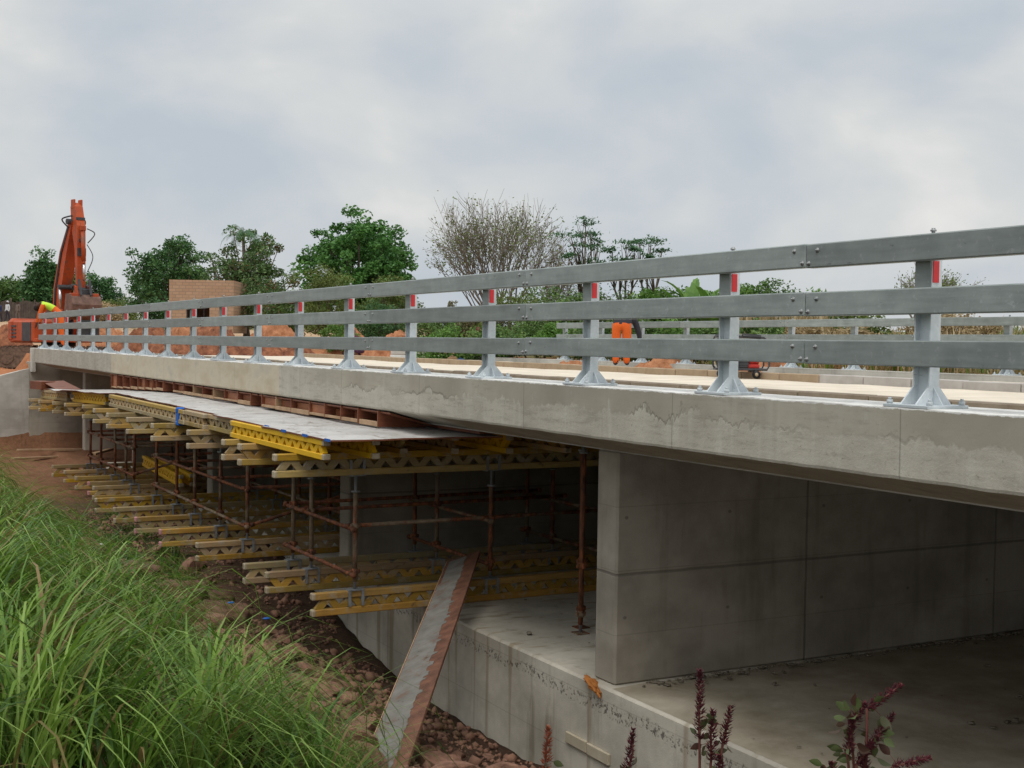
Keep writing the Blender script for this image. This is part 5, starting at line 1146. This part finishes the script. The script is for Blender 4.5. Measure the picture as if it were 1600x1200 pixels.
    o = thing('person', label, 'person', loc, rz, group); bo = bpy.data.objects.new('body', m2); C.objects.link(bo); bo.parent = o
    hd = (J['head']+J['crown'])/2*scale; ax = J['crown']-J['jaw']; ax /= np.linalg.norm(ax); face = np.array([0, 1.0, 0]); face -= ax*(face@ax); face = face/np.linalg.norm(face) if np.linalg.norm(face) > .2 else np.array([0, 0, -1.0])
    side = np.cross(face, ax); R = np.stack([side, face, ax], 1)
    b = MB(); b.ball((0, 0, 0), (1, 1, 1), 14, 9); b.v = [tuple(hd-face*.018*scale+R@(np.array(v)*np.array([.088, .10, .095 if hat is None else .11])*scale)) for v in b.v if True]
    b.build('hair' if hat is None else 'hat', simple('person_hair', tuple(q*.7 for q in (hat or hair)), hat or hair, 20, .8, bump=.3), o)
    f = MB(); hc = J['head']*scale
    for s_ in (-1, 1): f.ball(tuple(hc+(face*.092+side*s_*.034)*scale), .011*scale, 6, 4); f.ball(tuple(hc+(side*s_*.088-face*.0)*scale), np.array([.012, .022, .03])*scale, 6, 4, 1)
    f.ball(tuple(hc+(face*.104-ax*.022)*scale), .016*scale, 6, 4, 1); f.ball(tuple(hc+(face*.09-ax*.062)*scale), np.array([.022, .01, .008])*scale, 6, 4, 2)
    f.build('face', [M['dark'], mats[0], simple('person_lips', (.12, .04, .035), (.15, .05, .04), 5, .6)], o)
    return o
SKIN = (.07, .04, .028); OR_ = (.66, .115, .016)
FACE = math.atan2(-fw0[0], fw0[1])        # rz that makes +Y point away from the camera
x, y = at(970, 27.6); person('road worker in orange trousers and dark jacket bending over by the far kerb', (x, y, -.44), FACE-.12, 'bend', (SKIN, (.028, .027, .035), OR_, (.02, .02, .02)), scale=1.03)
x, y = at(96, 41.3); person('worker in orange with a lime vest leaning over the far left railing end', (x, y, -.363), FACE+math.pi/2+.1, 'lean', (SKIN, OR_, OR_, (.02, .02, .02)), vest=(.50, .72, .05), scale=1.08)
x, y = at(562, 46.5); person('crouching person in dark purple-red clothes on the red soil', (x, y, ground_z(x, y)+.02), FACE+.9, 'crouch', (SKIN, (.09, .012, .03), (.06, .02, .05), (.02, .02, .02)))
x, y = at(756, 43.0); person('crouching worker in lime and orange behind the far railing', (x, y, ground_z(x, y)+.02), FACE+.6, 'crouch', (SKIN, OR_, OR_, (.02, .02, .02)), vest=(.50, .72, .05), hat=(.16, .02, .03))
for px, t, top, tr, ht, lb in ((11, 110, (.55, .56, .60), (.03, .03, .045), (.6, .6, .62), 'distant pedestrian in a white top and white hat'), (27, 112, (.16, .12, .10), (.17, .13, .11), None, 'distant pedestrian in brownish clothes'), (-1, 111, (.03, .035, .09), (.03, .03, .04), None, 'distant pedestrian in navy at the left picture edge')):
    x, y = at(px, t); person(lb, (x, y, ground_z(x, y)+.02), FACE+2.6, 'stand', (SKIN, top, tr, (.02, .02, .02)), hat=ht, group='distant pedestrians')

# ------------------------------------------------------------------ excavator
M['exo'] = (lambda t: (t.col(t.mix(t.math('MULTIPLY', t.step(t.noise(3.2, 6, .72, t.map(t.P, (1, 1, .6))), .50, .68), .8), t.ramp(t.noise(1.6, 4), [(.3, (.32, .048, .012)), (.7, (.46, .078, .018))]), (.16, .07, .04))), t.bump(t.noise(12, 3), .08, .02), t.mat)[-1])(NT('orange_machine_paint', .55, 0, .35)); M['exd'] = simple('dark_machine_grey', (.035, .035, .04), (.07, .07, .075), 5, .6)
M['track'] = simple('muddy_steel_track', (.07, .048, .035), (.20, .135, .095), 9, .85, bump=.6); M['bucket'] = simple('worn_bucket_steel', (.10, .06, .045), (.22, .13, .10), 5, .65, .2, .3); M['glass'] = simple('dark_cab_glass', (.03, .04, .045), (.05, .06, .065), 3, .1, 0, 0, spec=.6)
M['chrome'] = simple('cylinder_rod', (.5, .5, .5), (.6, .6, .6), 4, .2, .9, 0); M['white_red'] = simple('white_sign', (.7, .7, .7), (.78, .78, .78), 3, .5, bump=0)
def excavator():
    x, y = at(91, 50.5); zb = -1.22; o = thing('excavator', 'orange crawler excavator with raised boom and hanging bucket', 'excavator', (x, y, zb), 0)
    # local axes: machine front = +Y. upper body faces the camera, swung a little to picture right
    ua = math.atan2(fw0[0], -fw0[1])+.72; Ru = rotz(ua); Rt = rotz(math.atan2(-rt0[0], rt0[1])+.12)
    def add(nm, fn, mat, R=Ru, par=None):
        b = MB(); fn(b); b.v = [tuple(R@np.array(v)) for v in b.v]; return b.build(nm, mat, par or o)
    for s_ in (-1, 1):      # tracks, swung across the view
        def tr(b):
            prof = [(1.65+.40*math.cos(a), .42+.40*math.sin(a)) for a in np.linspace(-math.pi/2, math.pi/2, 12)]+[(q, .82+.02*math.cos(q*6)) for q in np.linspace(1.5, -1.5, 14)]+[(-1.65-.40*math.cos(a), .42+.40*math.sin(a)) for a in np.linspace(math.pi/2, -math.pi/2, 12)]+[(q, .02) for q in np.linspace(-1.5, 1.5, 14)]
            N = len(prof)
            b.prism(prof, lambda p, e: (s_*1.15+(.28 if e else -.28), p[0], p[1]))
            for k in range(N):
                p, p2 = np.array(prof[k]), np.array(prof[(k+1) % N]); m = (p+p2)/2; n_ = np.array([p2[1]-p[1], -(p2[0]-p[0])]); n_ /= np.linalg.norm(n_)+1e-9
                b.bar((s_*1.15-.3, m[0]+n_[0]*.02, m[1]+n_[1]*.02), (s_*1.15+.3, m[0]+n_[0]*.02, m[1]+n_[1]*.02), .05, .05)
        t_ = add('track', tr, M['track'], Rt)
        add('track_wheel', lambda b: [b.path([(s_*1.15-.31, yy, .42), (s_*1.15+.31, yy, .42)], .27, 14, 0, True, False) for yy in (-1.6, 1.6)]+[b.tube((s_*1.15-.31, yy, .22), (s_*1.15+.31, yy, .22), .12, n=10) for yy in (-1, -.5, 0, .5, 1)], M['track'], Rt, t_)
    add('carbody', lambda b: (b.box((0, 0, .55), (1.9, 1.6, .5), None, .05), b.tube((0, 0, .78), (0, 0, 1.0), .65, n=20)), M['exd'], Rt)
    add('house', lambda b: (b.box((.72, -.25, 1.42), (1.2, 2.1, .84), None, .06), b.box((-.72, -.85, 1.42), (1.2, .9, .84), None, .06), b.box((0, -.3, 1.08), (2.6, 2.9, .14), None, .02)), M['exo'])
    add('counterweight', lambda b: (b.box((0, -1.62, 1.45), (2.66, .62, .96), None, .14), [b.box((1.335, -1.75-.14*0, 1.15+.22*k), (.012, .22, .12)) for k in range(0)]), M['exo'])
    add('side_door', lambda b: b.box((1.33, .15, 1.40), (.02, .9, .72)), M['exd']); add('side_vent', lambda b: [b.box((1.333, -1.2, 1.2+.14*k), (.02, .5, .07)) for k in range(4)], M['exd'])
    add('cab', lambda b: (b.box((-.78, .35, 1.95), (.9, 1.5, 1.60), None, .1), b.box((-.78, .35, 2.77), (.95, 1.55, .07), None, .03)), M['exd'])
    add('cab_window', lambda b: (b.box((-.78, 1.108, 2.1), (.74, .012, 1.05)), b.box((-1.236, .35, 2.15), (.012, 1.2, .9)), b.box((-.325, .35, 2.25), (.012, 1.2, .75))), M['glass'])
    # boom: a bent box girder in the machine's own fore-and-aft plane
    bm = [(.35, 1.35), (.75, 3.05), (1.25, 4.45), (1.85, 5.6)]
    def boom(b):
        for (y0, z0), (y1, z1), w0 in zip(bm, bm[1:], (.50, .46, .40)): b.bar((0, y0, z0), (0, y1, z1), w0, .60 if z0 < 3 else .5, (1, 0, 0), .02) if False else None
        top = [(-.05, 1.25), (.10, 3.1), (.72, 4.55), (1.62, 5.72), (1.88, 5.62), (1.35, 4.4), (.80, 2.9), (.50, 1.3)]
        b.prism(top, lambda p, e: (.05+(.21 if e else -.21), p[0], p[1]))
    add('boom', boom, M['exo'])
    for s_ in (-1, 1):
        cy_ = add('boom_cylinder', lambda b: b.tube((.05+s_*.31, 1.0, 1.3), (.05+s_*.31, 1.08, 2.3), .085, n=12), M['exo'])
        add('piston_rod', lambda b: b.tube((.05+s_*.31, 1.08, 2.3), (.05+s_*.31, .98, 3.15), .05, n=12), M['chrome'], Ru, cy_)
    for k, (y_, z_, r_) in enumerate(((.98, 3.15, .09), (1.75, 5.62, .11), (.25, 1.4, .12), (2.22, 3.15, .08))):
        add('pivot_pin', lambda b: b.path([(.05-.36, y_, z_), (.05+.36, y_, z_)], r_, 12, 0, True, False), M['exd'])
    for k in range(2):
        add('boom_hose', lambda b: b.path([(.05+.235, .18+.09*k, 1.5), (.05+.235, .33+.09*k, 3.1), (.05+.235, .86+.08*k, 4.45), (.05+.235, 1.55+.05*k, 5.45)], .022, 6), M['exd'])
    add('boom_lamp', lambda b: b.box((.05-.27, .55, 3.6), (.14, .12, .14), None, .03), M['exd'])
    add('stick_plate', lambda b: (b.box((.05, 2.20, 5.72), (.34, .05, .10)), b.box((.05, 2.31, 4.45), (.34, .03, .30)), b.box((.05, 2.29, 4.9), (.2, .06, .12))), M['exd'])
    def stick(b):
        pr = [(1.62, 6.2), (1.85, 6.35), (2.02, 6.2), (2.28, 5.45), (2.30, 4.6), (2.30, 3.05), (2.14, 3.05), (2.02, 4.6), (1.72, 5.4)]
        b.prism(pr, lambda p, e: (.05+(.16 if e else -.16), p[0], p[1]))
        for s_ in (-1, 1): b.box((.05+s_*.14, 1.83, 6.3), (.07, .3, .34), None, .02)
    add('stick', stick, M['exo'])
    add('stick_cylinder', lambda b: (b.tube((.05, 2.4, 5.3), (.05, 2.52, 4.1), .08, n=12), b.tube((.05, 2.52, 4.1), (.05, 2.53, 4.0), .06, n=12), b.box((.05, 2.42, 5.35), (.2, .16, .2), None, .02)), M['exo'])
    add('piston_rod', lambda b: b.tube((.05, 2.52, 4.05), (.05, 2.55, 3.35), .045, n=12), M['chrome'])
    def bez(a, h, d):
        a, h, d = map(np.array, (a, h, d)); return [a*(1-q)**3+3*h*q*(1-q)+d*q**3+(a-h)*0 for q in np.linspace(0, 1, 12)]
    for a_, h_, d_, r_ in (((-.16, 2.3, 5.35), (-.52, 2.4, 5.2), (-.16, 2.38, 4.8), .022), ((-.16, 2.3, 4.75), (-.42, 2.42, 4.3), (-.14, 2.4, 3.7), .018), ((.28, 1.5, 5.45), (.52, 1.35, 5.75), (.22, 1.8, 5.85), .03)):
        add('hose', lambda b: b.path(bez(a_, h_, d_), r_, 6), M['exd'])
    add('bucket_link', lambda b: [(b.bar((.05+s_*.2, 2.25, 3.1), (.05+s_*.2, 2.6, 2.75), .05, .12, (1, 0, 0)), b.bar((.05+s_*.2, 2.55, 3.4), (.05+s_*.2, 2.75, 2.8), .05, .1, (1, 0, 0))) for s_ in (-1, 1)]+[b.tube((-.25, 2.28, 3.05), (.35, 2.28, 3.05), .06, n=10), b.box((.05, 2.45, 2.9), (.4, .3, .3), None, .03)], M['exd'])
    def bucket(b):      # curved back towards the camera, opening towards the machine
        arc = [(2.20, 2.86), (2.55, 2.86), (2.78, 2.72), (2.88, 2.45), (2.82, 2.15), (2.6, 1.95), (2.3, 1.88), (2.02, 1.92)]
        ins = [(2.04, 1.95), (2.3, 1.92), (2.58, 1.99), (2.78, 2.17), (2.84, 2.45), (2.75, 2.69), (2.54, 2.82), (2.20, 2.82)]
        b.prism(arc+ins, lambda p, e: (.05+(.54 if e else -.54), p[0], p[1]))
        for s_ in (-1, 1): b.prism(arc, lambda p, e: (.05+s_*(.54+(.03 if e else 0)), p[0], p[1]))
    bk = add('bucket', bucket, M['bucket'])
    for s_ in (-1, 1):
        add('bucket_ear', lambda b: (b.prism([(2.2, 2.80), (2.7, 2.76), (2.5, 3.12), (2.3, 3.18)], lambda p, e: (.05+s_*.26+(.03 if e else -.03), p[0], p[1])), b.box((.05+s_*.40, 2.56, 2.80), (.26, .3, .16), None, .02)), M['exo'], Ru, bk)
    add('bucket_tooth', lambda b: [b.bar((.05+q, 2.06, 1.93), (.05+q, 1.84, 1.95), .08, .05) for q in (-.45, -.22, 0, .22, .45)], M['exd'], Ru, bk)
excavator()

# ------------------------------------------------------------------ things on the deck
def generator():
    x, y = at(1156, 22.4); o = thing('generator', 'portable red and black generator in a tubular frame by the kerb', 'generator', (x, y, -.545), -TH); b = MB()
    for yy in (-.25, .25):
        b.path([(-.40, yy, .14), (-.44, yy, .20), (-.45, yy, .58), (-.40, yy, .66), (.36, yy, .63), (.45, yy, .56), (.46, yy, .2), (.42, yy, .14), (-.40, yy, .14)], .017, 8)
    for xx in (-.42, .42):
        for zz_ in (.14, .64 if xx < 0 else .58): b.tube((xx, -.25, zz_), (xx, .25, zz_), .015, n=8)
    b.build('frame', M['exd'], o)
    b = MB(); b.box((-.20, 0, .32), (.36, .40, .30), None, .04); b.build('alternator', M['exd'], o)
    b = MB(); b.box((.03, 0, .30), (.20, .38, .30), None, .03)
    for k in range(5): b.box((.03, -.195, .22+.045*k), (.17, .012, .018))
    b.build('engine', M['exd'], o)
    b = MB(); b.tube((.13, -.06, .34), (.30, -.06, .34), .15, .13, n=18); b.tube((.30, -.06, .34), (.33, -.06, .34), .10, .06, n=18); b.box((.2, -.02, .19), (.22, .3, .06), None, .02); b.build('recoil_cover', simple('red_engine_cover', (.42, .03, .025), (.52, .045, .04), 5, .45, bump=.05), o)
    b = MB(); b.box((-.05, 0, .54), (.55, .40, .13), None, .05); b.build('fuel_tank', simple('dull_red_tank', (.26, .03, .025), (.36, .04, .035), 5, .4, bump=.05), o)
    for xx, yy in ((-.30, -.24), (-.30, .24), (.24, -.24), (.24, .24)):
        b = MB(); b.tube((xx, yy-.03, .065), (xx, yy+.03, .065), .068, n=16); b.tube((xx, yy-.034, .065), (xx, yy+.034, .065), .03, n=10, m=1)
        b.build('wheel', [M['dark'], M['kerb_brown']], o)
    o.scale = (1.0, 1.0, 1.13)
    b = MB(); b.bar((-.02, -.3, .68), (.30, -.3, .655), .03, .03); b.tube((-.02, -.25, .64), (-.02, -.3, .68), .012, n=6); b.build('handle', M['exd'], o)
generator()
x, y = at(713, 34.5)
for k, (dx, dy, s_, c, lb) in enumerate(((-.12, 0, (.17, .12, .09), (.22, .13, .06), 'small brown tool bag lying on the sandy road'), (.10, .05, (.15, .11, .06), (.03, .07, .16), 'small blue bundle lying beside the brown tool bag'))):
    b = MB(); b.ball((0, 0, s_[2]*.9), s_, 12, 8); b.ball((s_[0]*.4, 0, s_[2]*1.5), tuple(q*.45 for q in s_), 8, 5); b.path([(-s_[0]*.6, 0, s_[2]*1.4), (0, 0, s_[2]*2.3), (s_[0]*.6, 0, s_[2]*1.4)], .012, 6); o = b.build('tool_bag', simple('bag_cloth', tuple(q*.7 for q in c), c, 10, .85, bump=.5)); o.location = (x+dx*rt0[0], y+dx*rt0[1], -.54); tag(o, lb, 'bag')
for k, (px, n, lb) in enumerate(((632, 4, 'left stack of pale kerb blocks at the end of the far railing'), (655, 3, 'right stack of pale kerb blocks at the end of the far railing'))):
    x, y = at(px, 44.0); o = thing('kerb_stack', lb, 'kerb stack', (x, y, -.62), -TH+.1*k, 'kerb stacks')
    for j in range(n):
        for i in range(3 if j < n-1 else 2):
            b = MB(); b.box((-.02+.02*j, -.3+.22*i, .10+.18*j), (.9 if k == 0 else .6, .20, .17), None, .02); b.build('kerb_block', simple('pale_kerb_block', (.5, .5, .49), (.62, .62, .6), 3, .8) if i == 0 and j == 0 and k == 0 else M['kerb'], o)
# timber bits on the soil near the abutment
for k, (x, y, L, rz, lb) in enumerate(((5.7, 39.6, 1.9, .5, 'pale timber offcut on the orange soil by the abutment'), (6.3, 41.0, 2.2, .15, 'second pale timber offcut closer to the abutment wall'), (6.9, 36.5, 2.8, 1.2, 'long timber lying under the far end of the deck'))):
    b = MB(); b.box((0, 0, 0), (L, .14, .06), None, .006); o = b.build('timber_offcut', M['wood']); o.location = (x, y, max(ground_z(x, y), -3.21 if x > 6.5 else -9)+.06); o.rotation_euler = (0, .03, rz); tag(o, lb, 'timber', 'timber offcuts')
